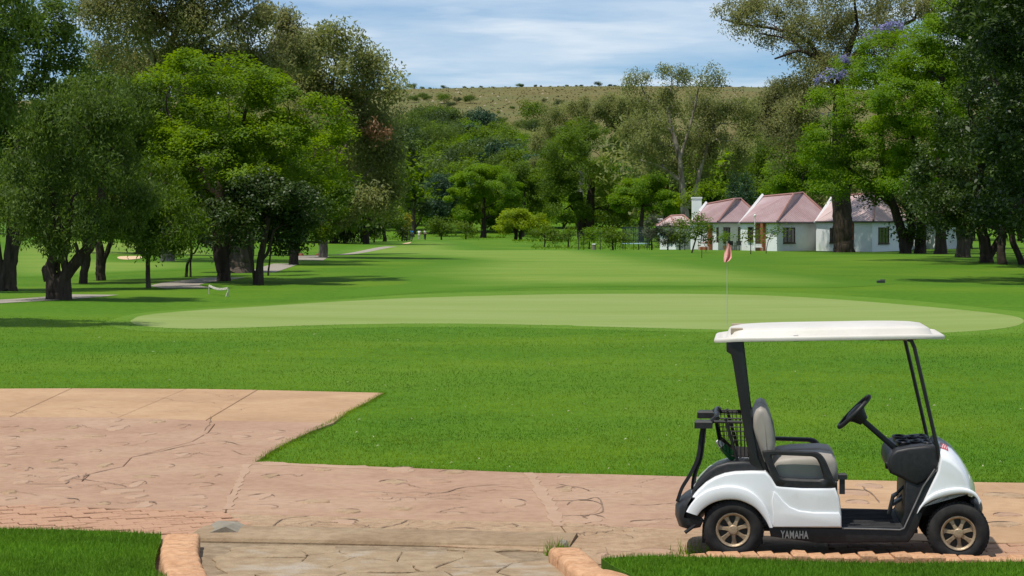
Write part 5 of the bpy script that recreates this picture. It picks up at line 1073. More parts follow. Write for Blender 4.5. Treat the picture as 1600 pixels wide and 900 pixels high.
person(664, 374.5, 'distant golfer in a white top and dark shorts right of the others', M['shirt_w'], M['trouser'], [((.26, -.1, 1.16), (.10, -.3, 1.0)), ((-.26, -.1, 1.16), (-.06, -.3, 1.0))], .9)

# ------------------------------------------------------------------ trampoline, fence posts and garden things by the cottages
M['net'] = mat('dark_net', (.02, .045, .045), (.035, .06, .06), 6, .8); M['rim'] = mat('pale_blue_pad', (.30, .45, .52), None, 1, .6)
Y = 214; x = X(994, Y); z = tz(x, Y); u = Y / FPX
tt = thing('trampoline', (x, Y, z), 'round garden trampoline with a dark safety net and pale blue rim', 'trampoline')
R = 1.35
mb = MB(); mb.tube([(R * math.cos(a), R * math.sin(a), .62) for a in np.linspace(0, 2 * PI, 25)[:-1]], .06, 6, closed=True); mb.build('rim', M['rim'], tt, 50)
mb = MB(); mb.prism([(R * .96 * math.cos(a), R * .96 * math.sin(a)) for a in np.linspace(0, 2 * PI, 25)[:-1]], .60, .615); mb.build('mat', M['net'], tt)
for k in range(6):
    a = k * PI / 3 + .3; c, s = R * math.cos(a), R * math.sin(a); mb = MB(); mb.tube([(c * 1.03, s * 1.03, -.1), (c * 1.03, s * 1.03, 2.3)], .03, 6); mb.build('leg', M['dark_metal'], tt)
mb = MB()
for k in range(48):
    a = k * PI / 24; mb.tube([(R * math.cos(a), R * math.sin(a), .65), (R * math.cos(a), R * math.sin(a), 2.25)], .022, 3, cap=False)
for k in range(17): mb.tube([(R * math.cos(a), R * math.sin(a), .65 + k * .1) for a in np.linspace(0, 2 * PI, 25)[:-1]], .014, 3, closed=True)
mb.build('net', M['net'], tt, kind='stuff')
fence = thing('wire_fence', (X(905, 222), 222, 0), 'dark wire fence on thin posts in front of the cottage garden', 'fence')
pp = [(904, 222), (912, 219), (938, 224), (962, 222), (998, 214), (1044, 206), (1070, 204)]
fo = Vector((X(905, 222), 222, 0)); tops = []
for k, (px, Y) in enumerate(pp):
    x = X(px, Y); z = tz(x, Y); h = 1.75 if k not in (4,) else 2.2; mb = MB(); mb.tube([(x - fo.x, Y - fo.y, z - .2), (x - fo.x, Y - fo.y, z + h)], .045, 6); mb.build('post', M['dark_metal'], fence); tops.append(Vector((x - fo.x, Y - fo.y, z)))
mb = MB()
for h in (.3, .6, .9, 1.2, 1.5, 1.7):
    mb.tube([p + Vector((0, 0, h)) for p in tops], .009, 3)
mb.build('wire', M['dark_metal'], fence, kind='stuff')
def stake(px, py, h, lab): x, y = G(px, py); mb = MB(); mb.tube([(0, 0, -.2), (.01, 0, h)], .03, 5); o = mb.build('tree_stake', M['frame']); o.location = (x, y, tz(x, y)); tag(o, lab, 'stake')
stake(1096.5, 404, .8, 'short dark stake in the lawn nearest the flag')
stake(1103, 396, .6, 'small dark stake beside the round young tree')
stake(990, 391, .7, 'short dark stake in the grass below the trampoline')
stake(1113, 391, 1.5, 'tall thin stake in front of the left cottage wall')
def seat(px, Y, rz, lab, m_, name='garden_chair', s=1.0):
    x = X(px, Y); t = thing(name, (x, Y, tz(x, Y)), lab, 'chair' if 'chair' in name else 'bench', None, rz); t.scale = (s, s, s); w = .25 if 'chair' in name else .6
    mb = MB(); mb.bbox(-w, w, -.24, .24, .42, .46, .01); mb.build('seat', m_, t)
    mb = MB(); mb.box(-w, w, .20, .24, .5, .9); mb.build('backrest', m_, t)
    for sx in (-1, 1):
        for sy in (-1, 1): mb = MB(); mb.box(sx * (w - .02) - .02, sx * (w - .02) + .02, sy * .22 - .02, sy * .22 + .02, 0, .419 if sy < 0 else .9); mb.build('leg', m_, t)
seat(1143.5, 207, .4, 'dark garden chair on the left beside the middle cottage', M['dark_metal'])
seat(1153, 207.5, -.5, 'dark garden chair against the middle cottage corner', M['dark_metal'])
x = X(1148.5, 207); gt = thing('garden_table', (x, 207, tz(x, 207)), 'small dark round garden table between the two dark chairs', 'table')
mb = MB(); mb.prism([(.34 * math.cos(a), .34 * math.sin(a)) for a in np.linspace(0, 2 * PI, 17)[:-1]], .70, .74); mb.build('table_top', M['dark_metal'], gt); mb = MB(); mb.tube([(0, 0, 0), (0, 0, .7)], .04, 6); mb.build('leg', M['dark_metal'], gt)
seat(1184, 201.5, .2, 'low white bench before the brick porch of the middle cottage', M['white_paint'], 'garden_bench', .75)
seat(1099, 209, .1, 'low white bench before the brick wall of the left cottage', M['white_paint'], 'garden_bench', .75)
# lamp post in front of the brick porch
x = X(1179.5, 200.5); z = tz(x, 200.5); lp = thing('lamp_post', (x, 200.5, z), 'slim white lamp post before the brick porch of the middle cottage', 'lamp post')
mb = MB(); mb.tube([(0, 0, 0), (0, 0, 3.2)], [.05, .035], 6); mb.build('pole', M['white_paint'], lp); mb = MB(); mb.ring([[(r * math.cos(a), r * math.sin(a), zz) for a in np.linspace(0, 2 * PI, 9)[:-1]] for r, zz in ((.05, 3.17), (.12, 3.22), (.12, 3.34), (.03, 3.42))]); mb.build('lamp_head', M['white_paint'], lp, 30)
# potted plant at the left cottage
t = tree('potted_plant', 'leafy potted plant beside the left cottage window', 1133, 208.5, [(1133, 369, 4.5, 4.5), (1131, 374, 4, 4)], 'jaca', [[(1133, 386, .5), (1133, 374, .4)]], s=.7, nbr=4, cat='plant')
mb = MB(); mb.ring([[(r * math.cos(a), r * math.sin(a), zz) for a in np.linspace(0, 2 * PI, 11)[:-1]] for r, zz in ((.16, 0), (.22, .40), (.24, .44), (.2, .44), (.19, .38))]); mb.build('pot', M['kerb'], t, 30)
# small dark marker box on the rough, the low brick planters by the path, the grey bin by the fence
x, y = G(1377, 440); t = thing('marker_box', (x, y, tz(x, y)), 'small dark marker box lying on the lawn under the right trees', 'marker'); mb = MB(); mb.bbox(-.19, .15, -.1, .1, .02, .13, .02); mb.build('case', M['dark_metal'], t); mb = MB(); mb.bbox(-.05, .17, -.08, .08, .131, .17, .015); mb.build('lid', M['dark_metal'], t)
for px, py, w, lab in [(468, 397, 11, 'low red brick planter left of the grey path bend'), (501, 398, 13, 'low red brick planter right of the grey path bend')]:
    x, y = G(px, py); u = y / FPX; t = thing('brick_planter', (x, y, tz(x, y)), lab, 'planter'); mb = MB(); mb.bbox(-w / 2 * u, w / 2 * u, -.4, .4, -.1, 3.6 * u, .05); mb.build('planter_wall', M['redbrick'], t)
    mb = MB(); mb.prism([(-w / 2.5 * u, -.3), (w / 2.5 * u, -.3), (w / 2.5 * u, .3), (-w / 2.5 * u, .3)], 3.5 * u, 3.6 * u + .05, .02); mb.build('soil', M['crack'], t)
x, y = G(928, 387); t = thing('garden_bin', (x, y, tz(x, y)), 'small grey bin standing by the fence posts', 'bin'); mb = MB(); mb.ring([[(r * math.cos(a), r * math.sin(a), zz) for a in np.linspace(0, 2 * PI, 11)[:-1]] for r, zz in ((.2, 0), (.24, .55))]); mb.build('bin_body', M['grey_conc'], t, 30); mb = MB(); mb.ring([[(r * math.cos(a), r * math.sin(a), zz) for a in np.linspace(0, 2 * PI, 11)[:-1]] for r, zz in ((.26, .551), (.26, .60), (.1, .66))]); mb.build('lid', M['white_paint'], t, 30)

# ------------------------------------------------------------------ golf cart
M['cart_white'] = mat('white_body', (.76, .76, .76), (.81, .81, .81), 3, .22, 6, 0, None, .5, coat=.6, c3=(.66, .65, .62), s3=5, lo3=.58, hi3=.9)
M['plastic'] = mat('black_plastic', (.014, .014, .015), (.024, .024, .025), 30, .5, 6, 0, None, .35, dist=.002)
M['post'] = mat('black_post', (.010, .010, .011), (.016, .016, .017), 8, .4, spec=.4)
M['rubber'] = mat('tyre_rubber', (.016, .016, .016), (.034, .032, .030), 14, .85, 6, .2, 120, .2, dist=.003)
M['vinyl'] = mat('grey_vinyl', (.30, .268, .232), (.34, .305, .265), 6, .5, 8, 0, None, .3, dist=.002)
M['vinyl_d'] = mat('dark_vinyl', (.10, .092, .084), (.12, .11, .10), 6, .5, 8, 0, None, .3, dist=.002)
M['rimm'] = mat('dusty_bronze', (.34, .25, .15), (.45, .34, .22), 18, .45, 8, .2, 80, .4, metal=.35, c3=(.22, .17, .12), s3=9, lo3=.5, hi3=.75)
M['roofm'] = mat('cream_roof', (.57, .53, .47), (.63, .59, .53), 2.5, .45, 9, .1, 40, .4, c3=(.58, .51, .44), s3=7, lo3=.6, hi3=.85)
M['under'] = mat('roof_lining', (.30, .24, .17), (.35, .28, .20), 4, .8)
M['wire'] = mat('basket_wire', (.012, .012, .012), None, 1, .45)
M['silver'] = mat('silver_letter', (.50, .50, .50), None, 1, .35, metal=.6)
M['sticker'] = mat('red_sticker', (.48, .035, .05), (.55, .05, .07), 30, .5)
M['mat_floor'] = mat('floor_mat', (.018, .018, .019), (.032, .031, .030), 10, .75, 6, .4, 90, dist=.004)
M['pedal'] = mat('worn_pedal', (.11, .105, .10), (.18, .17, .16), 10, .5)
M['strapm'] = mat('black_strap', (.014, .014, .016), (.022, .022, .024), 20, .75)
YAW = math.radians(6.3); CA, SA = math.cos(YAW), math.sin(YAW)
Yr = 15.97; NEAR = -.58
_o = Vector((X(1146, Yr), Yr)); OX, OY = _o.x - NEAR * SA, _o.y - NEAR * CA      # axle centre on the ground
def q(U, V, v=-.57):
    """crop pixel -> (u, w) on the cart's plane v"""
    px, py = 1020 + .46661 * U, 480 + .46667 * V; k = (px - 800) / FPX
    u = (k * (OY + v * CA) - OX - v * SA) / (CA + k * SA); Yp = OY - u * SA + v * CA
    return (u, EYE - (py - HOR) / FPX * Yp - PZ)
def qs(L, v=-.57): return [q(a, b, v) for a, b in L]
cart = thing('golf_cart', (OX, OY, PZ), 'white two-seat golf cart with a cream roof and black trim parked on the paved drive', 'golf cart', None, -YAW)
def rex(poly, v0, v1, r=.02, seg=4, mid=None):
    """extrudes a side outline (u, w) across the cart with rounded edges; mid(f) -> (du, dw, scale) shapes the middle"""
    P = ccw(poly); loops = []; st = [(v0 + r * (1 - math.cos(PI / 2 * i / seg)), r * (1 - math.sin(PI / 2 * i / seg))) for i in range(seg + 1)]
    st += [(v1 - a + v0, b) for a, b in st[::-1]] if not mid else [(v0 + (v1 - v0) * f, 0) for f in (.15, .3, .5, .7, .85)] + [(v1 - a + v0, b) for a, b in st[::-1]]
    for v, d in st:
        Q = inset(P, d) if d > 1e-6 else P
        if mid:
            f = (v - v0) / (v1 - v0) * 2 - 1; Q = [mid(f, u, w) for u, w in Q]
        loops.append([(u, v, w) for u, w in Q])
    mb = MB(); mb.ring(loops); return mb
def band(outer, inner, v0, v1, n=26):
    """a strip between two side curves, rounded on its edges"""
    def res(P):
        c = np.array(spline(P, 6)); d = np.concatenate([[0], np.cumsum(np.linalg.norm(np.diff(c, axis=0), axis=1))]); t = np.linspace(0, d[-1], n)
        return np.stack([np.interp(t, d, c[:, 0]), np.interp(t, d, c[:, 1])], 1)
    O, I = res(outer), res(inner); loops = []
    for o, i in zip(O, I):
        w = np.linalg.norm(o - i); e = (i - o) / max(w, 1e-6); r = min(.012, w * .3); sec = []
        for p, k, v in ((o, 0, v0 + r), (o, .4, v0 + r * .3), (o, 1, v0), (i, -1, v0), (i, -.4, v0 + r * .3), (i, 0, v0 + r), (i, 0, v1 - r), (i, -.4, v1 - r * .3), (i, -1, v1), (o, 1, v1), (o, .4, v1 - r * .3), (o, 0, v1 - r)):
            a = p + e * r * k; sec.append((a[0], v, a[1]))
        loops.append(sec)
    mb = MB(); mb.ring(loops); return mb
def both(fn):
    for s in (-1, 1): fn(s)

# rear body
arch_r = [(150, 697), (165, 678), (190, 660), (220, 648), (252, 643), (285, 645), (315, 655), (345, 673), (366, 697), (380, 718), (390, 737)]
body_px = [(105, 686), (112, 664), (128, 640), (150, 614), (178, 588), (208, 570), (240, 558), (275, 552), (330, 550), (378, 551), (396, 570), (415, 600), (500, 606), (612, 606), (626, 640), (632, 690), (633, 740)] + arch_r[::-1][0:0] + [(520, 739), (390, 738)] + arch_r[::-1][1:] 
body = rex(qs(body_px), -.565, .565, .022).build('body', M['cart_white'], cart, 40)
# swollen flare round the rear wheel and the raised sill behind it
def flare(s):
    outer = [(112, 684), (126, 660), (146, 637), (175, 616), (208, 603), (245, 597), (285, 600), (322, 612), (352, 634), (376, 664), (392, 700), (402, 737)]
    band([q(*p) for p in outer], [q(*p) for p in arch_r], s * .565 - (.028 if s < 0 else .004), s * .565 + (.004 if s < 0 else .028)).build('fender_flare', M['cart_white'], body, 50)
    P = [q(*p) for p in [(404, 736), (402, 690), (398, 650), (404, 615), (418, 625), (436, 648), (458, 668), (490, 681), (540, 687), (624, 688), (631, 700), (632, 736)]]
    rex(P, s * .565 - (.016 if s < 0 else -.004), s * .565 + (.004 if s < 0 else .016), .009, 3).build('sill_panel', M['cart_white'], body, 50)
both(flare)
# black well over the rear, the bag deck
deck = qs([(128, 640), (132, 610), (150, 578), (178, 548), (212, 526), (250, 515), (300, 512), (330, 514), (352, 530), (378, 551), (330, 556), (275, 560), (240, 566), (208, 578), (178, 596), (150, 622)], -.45)
rex(deck, -.50, .50, .03, 4, mid=lambda f, u, w: (u, w - .04 * (1 + f))).build('rear_deck', M['plastic'], cart, 45)
bump = qs([(74, 705), (75, 672), (86, 656), (104, 640), (126, 628), (132, 636), (114, 666), (106, 692), (150, 702), (158, 712), (146, 738), (110, 745), (85, 738)])
rex(bump, -.57, .57, .035, 4, mid=lambda f, u, w: (u + .05 * f ** 4 - .012, w - .035 * (1 + f))).build('rear_bumper', M['plastic'], cart, 45)
mb = MB(); mb.tube([(*q(160, 700, -.55)[:1], -.55, q(160, 700, -.55)[1]), (q(140, 730, -.55)[0], -.56, q(140, 730, -.55)[1]), (q(108, 754, -.55)[0], -.56, q(108, 754, -.55)[1])], .014, 6); mb.build('hitch_cable', M['strapm'], cart, 50)
# rocker, chassis, floor
rock = qs([(388, 738), (632, 741), (830, 746), (842, 742), (905, 600), (952, 545), (984, 548), (986, 562), (950, 572), (906, 650), (888, 684), (905, 690), (890, 738), (872, 770), (856, 790), (560, 792), (395, 770)])
for v0, v1 in ((-.545, -.47), (.47, .545)): rk = rex(rock, v0, v1, .012, 3).build('rocker_panel', M['plastic'], cart, 45); rk_near = rk if v0 < 0 else rk_near
mb = MB(); (ua, _), (ub, _) = q(170, 740), q(1090, 740); fl_w = q(640, 741)[1]
mb.box(ua, ub - .42, -.40, .40, .22, fl_w - .051); mb.box(ub - .42, ub - .14, -.22, .22, .30, .50); mb.build('chassis', M['plastic'], cart)
# inner wheel arches
for (U, V) in ((268, 715), (1025, 720)):
    c = q(U, V, 0); rr = .225 if U < 600 else .185; P = arc_pts(c[0], c[1] - .03, rr, 0, 180, 15) + ([(c[0] - rr, c[1] - .12), (c[0] + rr, c[1] - .12)] if U < 600 else [])
    for v0, v1 in ((-.36, -.34), (.34, .36)): mb = MB(); mb.ring([[(u, v0, w) for u, w in P], [(u, v1, w) for u, w in P]]); mb.build('wheel_arch', M['plastic'], cart)
(u0, w0), (u1, _) = q(628, 741), q(842, 743); flo = MB(); flo.bbox(u0 - .03, u1, -.47, .47, fl_w - .05, fl_w + .005, .006); flo.build('floor', M['mat_floor'], cart)
ribs = MB()
for k in range(12): y = -.42 + k * .076; ribs.bbox(u0 + .02, u1 - .05, y - .012, y + .012, fl_w + .004, fl_w + .011, .003)
ribs.build('floor_rib', M['mat_floor'], cart, kind='stuff')
# trim line along the floor edge
tr = [q(*p, -.555) for p in [(634, 741), (750, 743.5), (828, 746), (842, 740), (905, 602), (945, 542)]]
for v in (-.552, .552): mb = MB(); mb.tube([(u, v, w) for u, w in tr], .006, 6); mb.build('trim', M['pedal'], cart, 50)
# seats
both(lambda s: rex(qs([(395, 512), (420, 497), (470, 490), (560, 487), (598, 492), (612, 508), (618, 540), (620, 575), (600, 588), (430, 586), (400, 572)], -.3), min(s * .02, s * .475), max(s * .02, s * .475), .06, 5).build('seat_cushion', M['vinyl'], cart, 40))
def back(s):
    bp = rex(qs([(329, 392), (334, 362), (346, 336), (362, 328), (378, 336), (394, 372), (404, 410), (410, 445), (406, 480), (398, 512), (372, 512), (350, 450)], -.28), min(s * .02, s * .49), max(s * .02, s * .49), .045, 5).build('backrest', M['vinyl'], cart, 40)
    rex(qs([(352, 372), (362, 350), (372, 348), (396, 378), (407, 412), (412, 446), (404, 470), (385, 440), (366, 404)], -.28), min(s * .10, s * .41), max(s * .10, s * .41), .03, 4).build('back_panel', M['vinyl_d'], bp, 40)
both(back)
rex(qs([(322, 378), (332, 362), (342, 372), (356, 450), (380, 520), (402, 590), (380, 590), (350, 520), (328, 430)], -.3), -.47, .47, .02, 3).build('seat_shell', M['plastic'], cart, 40)
ud, wd = q(500, 590, -.5); mb = MB(); mb.bbox(q(385, 590, -.5)[0], q(618, 590, -.5)[0], -.50, .50, wd - .08, wd + .02, .01); mb.build('seat_base', M['plastic'], cart)
# hip restraints: a closed loop each side
def arm(v):
    outer = [(363, 482), (375, 478), (545, 484), (562, 490), (577, 508), (596, 552), (618, 600), (612, 606), (500, 605), (418, 603), (406, 592), (388, 545)]
    inner = [(396, 497), (404, 494), (535, 499), (548, 506), (558, 525), (573, 572), (568, 577), (500, 575), (432, 570), (422, 562), (408, 530)]
    O = [q(*p, -.53) for p in outer]; I = [q(*p, -.53) for p in inner]
    k = 60
    def res(P, k=60):
        P = P + P[:1]; d = [0]
        for a, b in zip(P[:-1], P[1:]): d.append(d[-1] + math.dist(a, b))
        c = np.array(P); t = np.linspace(0, d[-1], k + 1)[:-1]; return np.stack([np.interp(t, d, c[:, 0]), np.interp(t, d, c[:, 1])], 1)
    O, I = res(O), res(I)
    # match by angle round the centre so that the walls stay straight
    c = I.mean(0); ang = np.linspace(-PI, PI, k + 1)[:-1]
    def by_ang(P):
        a = np.arctan2(P[:, 1] - c[1], P[:, 0] - c[0]); o = np.argsort(a); return np.stack([np.interp(ang, a[o], P[o, 0], period=2 * PI), np.interp(ang, a[o], P[o, 1], period=2 * PI)], 1)
    O, I = by_ang(res(list(map(tuple, O)), 240)), by_ang(res(list(map(tuple, I)), 240)); t = .028
    def loop(P, vv): return [(p[0], vv, p[1]) for p in P]
    mb = MB(); e = .22; Oi, Ii = O + (I - O) * e, I + (O - I) * e
    mb.ring([loop(O, v - t * .5), loop(Oi, v - t), loop(Ii, v - t), loop(I, v - t * .5), loop(I, v + t * .5), loop(Ii, v + t), loop(Oi, v + t), loop(O, v + t * .5)], closed_v=True)
    mb.build('armrest', M['plastic'], cart, 40)
arm(-.53); arm(.53)
# shift lever below the seat
mb = MB(); a, b = q(634, 625, -.5), q(634, 580, -.5); mb.bbox(a[0] - .02, a[0] + .02, -.52, -.49, a[1], b[1] + .02, .006); mb.bbox(a[0] - .03, a[0] + .035, -.53, -.48, b[1] + .01, b[1] + .055, .012); mb.build('shift_lever', M['plastic'], cart)
# rear roof posts
def rpost(s):
    v = s * .47; P = [q(*p, -.47) for p in [(246, 110), (300, 110), (306, 160), (322, 300), (336, 420), (352, 500), (376, 552), (330, 552), (318, 480), (300, 380), (285, 290), (268, 185), (262, 158), (247, 148)]]
    rex(P, v - .028, v + .028, .01, 3).build('roof_post', M['post'], cart, 40)
both(rpost)
mb = MB(); a = q(275, 125, 0); mb.box(a[0] - .05, a[0] + .05, -.445, .445, a[1] - .02, a[1] + .01); mb.build('cross_bar', M['post'], cart)
# front struts
def strut(s):
    v = s * .49; pts = [q(*p, -.49) for p in [(853, 108), (866, 113), (876, 135), (900, 238), (922, 335), (946, 440), (968, 540)]]
    mb = MB(); mb.tube([(u, v, w) for u, w in pts], .0145, 8); mb.build('front_strut', M['post'], cart, 50)
    P = [q(*p, -.5) for p in [(940, 562), (950, 535), (972, 536), (986, 550), (987, 563)]]; rex(P, v - .03, v + .03, .008, 2).build('strut_foot', M['plastic'], cart, 40)
both(strut)
# roof: rounded rectangle rings
c0, c1 = q(203, 95, -.55), q(972, 82, -.2); uc, hu = (c0[0] + c1[0]) / 2, (c1[0] - c0[0]) / 2; zr_ = q(560, 106, -.55)[1]
def rr(hu, hv, r, n=8, fl=0.0):
    P = []
    for cx, cy, a0 in ((hu - r, hv - r, 0), (-(hu - r), hv - r, 90), (-(hu - r), -(hv - r), 180), (hu - r, -(hv - r), 270)):
        P += arc_pts(cx, cy, r, a0, a0 + 90, n)
    return P
hv = .56; pit = .018
def rloop(ins, z, crown=0.0, r=.16, zc=0):
    out = []
    for x, y in rr(hu - ins * 1.3, hv - ins, max(.02, r - ins * .5)):
        bow = 1 - .16 * max(0, (abs(x) / hu) - .55) * (y / hv) ** 2
        out.append((uc + x, y * (1 - .10 * max(0, (x / hu - .3)) ** 2 - .10 * max(0, (-x / hu - .3)) ** 2) * bow, zr_ + z + crown * (1 - (y / hv) ** 2) + pit * x / hu - .02 * (x / hu) ** 4))
    return out
mb = MB(); mb.ring([rloop(.09, .010), rloop(.03, .004), rloop(.004, -.004), rloop(0, .010), rloop(.003, .022), rloop(.012, .030), rloop(.030, .030), rloop(.040, .018), rloop(.060, .018), rloop(.070, .026), rloop(.084, .066), rloop(.10, .078), rloop(.16, .080, .010), rloop(.26, .082, .012), rloop(.38, .084, .014), rloop(.50, .085, .014)], cap0=True)
roof = mb.build('roof', M['roofm'], cart, 50)
mb = MB(); mb.ring([rloop(.075, .006), rloop(.08, -.010), rloop(.12, -.014)]); mb.build('roof_lining', M['under'], roof, 50)
# handle recess at the rear corners, visor tray under the front
def recess(s):
    a = q(262, 66, -.40); mb = MB(); Pq = [(uc - hu + .125, s * .30), (uc - hu + .215, s * .30), (uc - hu + .215, s * .44), (uc - hu + .125, s * .42)]
    mb.prism(Pq, zr_ + .03, zr_ + .0665, .002); mb.build('handle_recess', M['under'], roof)
both(recess)
P = [q(*p, -.35) for p in [(745, 103), (890, 100), (884, 108), (872, 111), (762, 112), (750, 110)]]; rex(P, -.36, .36, .008, 2).build('visor_tray', M['under'], roof, 40)
mb = MB(); a = q(480, 109, -.5); mb.bbox(a[0] - .02, a[0] + .02, -.50, -.46, a[1] - .012, a[1] + .03, .004); mb.build('roof_clip', M['post'], roof)
# front: hood, dash, cowl
arch_f = [(888, 683), (905, 664), (928, 649), (960, 637), (1000, 627), (1040, 623), (1068, 628), (1084, 640), (1092, 660)]
hood_px = arch_f[::-1][0:0] + [(945, 560), (955, 540), (962, 500), (966, 475), (985, 480), (1012, 494), (1040, 520), (1062, 548), (1080, 580), (1092, 608), (1096, 634), (1085, 632), (1072, 621), (1042, 614), (1000, 616), (955, 627), (922, 645), (900, 666), (886, 686)]
def hoodmid(f, u, w):
    uA = q(950, 600)[0]; k = max(0, (u - uA) / .33); wA = q(950, 560)[1]; top = max(0, min(1, (w - wA) / .16))
    e = abs(f)
    return (u - .075 * k * e ** 3, w + .052 * top * (1 - e ** 2) - .012 * top - .045 * top * e ** 10 + .035 * min(1, k) * (1 - e ** 2) * (1 - top) * 0)
def hood_loops():
    return rex(qs(hood_px, -.5), -.56, .56, .022, 5, mid=hoodmid)
hood = hood_loops().build('hood', M['cart_white'], cart, 45)
def fend(s):
    outer = [(884, 690), (893, 668), (915, 640), (950, 617), (1000, 605), (1045, 605), (1078, 618), (1098, 646)]
    band([q(*p, -.55) for p in outer], [q(*p, -.55) for p in arch_f], s * .56 - .022, s * .56 + .022).build('fender_flare', M['cart_white'], hood, 50)
both(fend)
P = [q(*p, -.48) for p in [(1085, 655), (1100, 652), (1116, 668), (1123, 690), (1121, 708), (1106, 714), (1090, 705)]]; rex(P, -.52, .52, .03, 4, mid=lambda f, u, w: (u - .01 - .05 * abs(f) ** 3 - .12 * max(0, f) ** 1.5, w + .02)).build('front_bumper', M['plastic'], cart, 45)
# headlights on the nose
def lamp(s):
    a = q(1078, 590, -.38); mb = MB(); R_ = []
    for r, d in ((.058, -.012), (.058, .006), (.045, .014), (.02, .018)): R_.append([(a[0] - .045 + d * .8, s * .36 + r * 1.5 * math.cos(t), a[1] + .01 + r * math.sin(t) - d * .3) for t in np.linspace(0, 2 * PI, 17)[:-1]])
    mb.ring(R_); mb.build('headlight', mat('lamp_lens', (.55, .56, .56), None, 1, .1, spec=.6), cart, 60)
both(lamp)
# red warning sticker on the hood top with rows of pale print
a, b = q(957, 466, -.42), q(985, 489, -.42)
def on_hood(t, v):
    u = a[0] + (b[0] - a[0]) * t; return u, v
HD = hood.data; 
from mathutils.bvhtree import BVHTree
bv = BVHTree.FromPolygons([v.co[:] for v in HD.vertices], [p.vertices[:] for p in HD.polygons])
def drop(u, v, d): 
    h = bv.ray_cast(Vector((u, v, 2)), Vector((0, 0, -1))); return tuple(h[0] + Vector((0, 0, d))) if h[0] else (u, v, a[1])
def patch(u0, u1, v0, v1, d, n=5):
    P = [[drop(u0 + (u1 - u0) * i / n, v0 + (v1 - v0) * j / n, d) for i in range(n + 1)] for j in range(n + 1)]
    mb = MB(); mb.add([p for r in P for p in r], [(j * (n + 1) + i, j * (n + 1) + i + 1, (j + 1) * (n + 1) + i + 1, (j + 1) * (n + 1) + i) for j in range(n) for i in range(n)]); return mb
st = patch(a[0] + .008, b[0] + .01, -.43, -.27, .003).build('sticker', M['sticker'], hood)
mb = MB()
for k in range(4):
    pm = patch(a[0] + .016 + k * .013, a[0] + .020 + k * .013, -.42, -.28 - .02 * (k % 2), .005, 4); mb.add(pm.v, pm.f)
mb.build('sticker_print', mat('sticker_white', (.75, .7, .7), None, 1, .6), st)
# dash
dash = qs([(786, 500), (795, 482), (812, 470), (850, 462), (905, 456), (938, 457), (950, 475), (962, 500), (958, 540), (940, 560), (905, 578), (880, 590), (858, 582), (830, 566), (790, 548), (783, 525)], -.3)
dsh = rex(dash, -.47, .47, .025, 4).build('dashboard', M['plastic'], cart, 40)
def tray(s):
    for U0, U1, va, vb in ((818, 862, .08, .30), (868, 900, .10, .24), (905, 935, .08, .34)):
        (ux, wx), (uy, wy) = q(U0, 464, -.3), q(U1, 459, -.3); w = wx + .012
        vm, rv, um, ru = s * (va + vb) / 2, (vb - va) / 2, (ux + uy) / 2, (uy - ux) / 2
        mb = MB(); pts = [(um + ru * math.cos(t), vm + rv * math.sin(t), w + (wy - wx) * .5 + .004) for t in np.linspace(0, 2 * PI, 19)[:-1]]; mb.tube(pts, .009, 6, closed=True)
        mb.build('cup_ring', M['plastic'], dsh, 50)
        mb = MB(); mb.prism([(p[0], p[1]) for p in pts], w - .02, w - .003 + (wy - wx) * .5); mb.build('cup_well', M['post'], dsh)
both(tray)
mb = MB(); a = q(786, 528, -.32); mb.ring([[(a[0] - d, -.32 + r * math.cos(t), a[1] + r * math.sin(t)) for t in np.linspace(0, 2 * PI, 13)[:-1]] for r, d in ((.03, -.01), (.03, .012), (.02, .018))]); mb.build('key_switch', M['post'], dsh, 40)
# cowl panel under the dash, pedals
rex(qs([(845, 570), (905, 575), (955, 545), (960, 580), (905, 690), (870, 742), (835, 742), (842, 690)], -.42), -.46, .46, .012, 3).build('cowl', M['plastic'], cart, 40)
def ped(v, V0, name):
    P = qs([(785, V0), (800, V0 - 62), (818, V0 - 72), (822, V0 - 66), (808, V0 - 55), (796, V0 + 2)], -.25); rex(P, v - .05, v + .05, .006, 2).build(name, M['pedal'] if 'brake' in name else M['plastic'], cart, 40)
ped(-.26, 690, 'accelerator_pedal')
P = qs([(800, 655), (846, 624), (850, 632), (804, 664)], -.1); rex(P, -.16, -.02, .006, 2).build('brake_pedal', M['pedal'], cart, 40)
mb = MB(); a, b = q(806, 634, -.26), q(850, 590, -.26); mb.tube([(a[0], -.26, a[1]), (b[0], -.26, b[1])], .012, 6); a, b = q(825, 640, -.09), q(860, 600, -.09); mb.tube([(a[0], -.09, a[1]), (b[0], -.09, b[1])], .012, 6); mb.build('pedal_arm', M['plastic'], cart, 40)
# steering
VS = -.27
a, b = q(696, 372, VS), q(808, 470, VS); A_, B_ = Vector((a[0], VS, a[1])), Vector((b[0], VS, b[1]))
mb = MB(); mb.tube([A_, B_ + (B_ - A_) * .15], .022, 10); mb.build('steering_column', M['plastic'], cart, 50)
e0, e1 = q(623, 402, VS), q(726, 298, VS); C_ = Vector(((e0[0] + e1[0]) / 2, VS, (e0[1] + e1[1]) / 2)); up = Vector((e1[0] - e0[0], 0, e1[1] - e0[1])); Rw = up.length / 2 * .97; up.normalize(); side = Vector((0, 1, 0)); ax = up.cross(side).normalized(); ax = ax if ax.dot(A_ - B_) > 0 else -ax
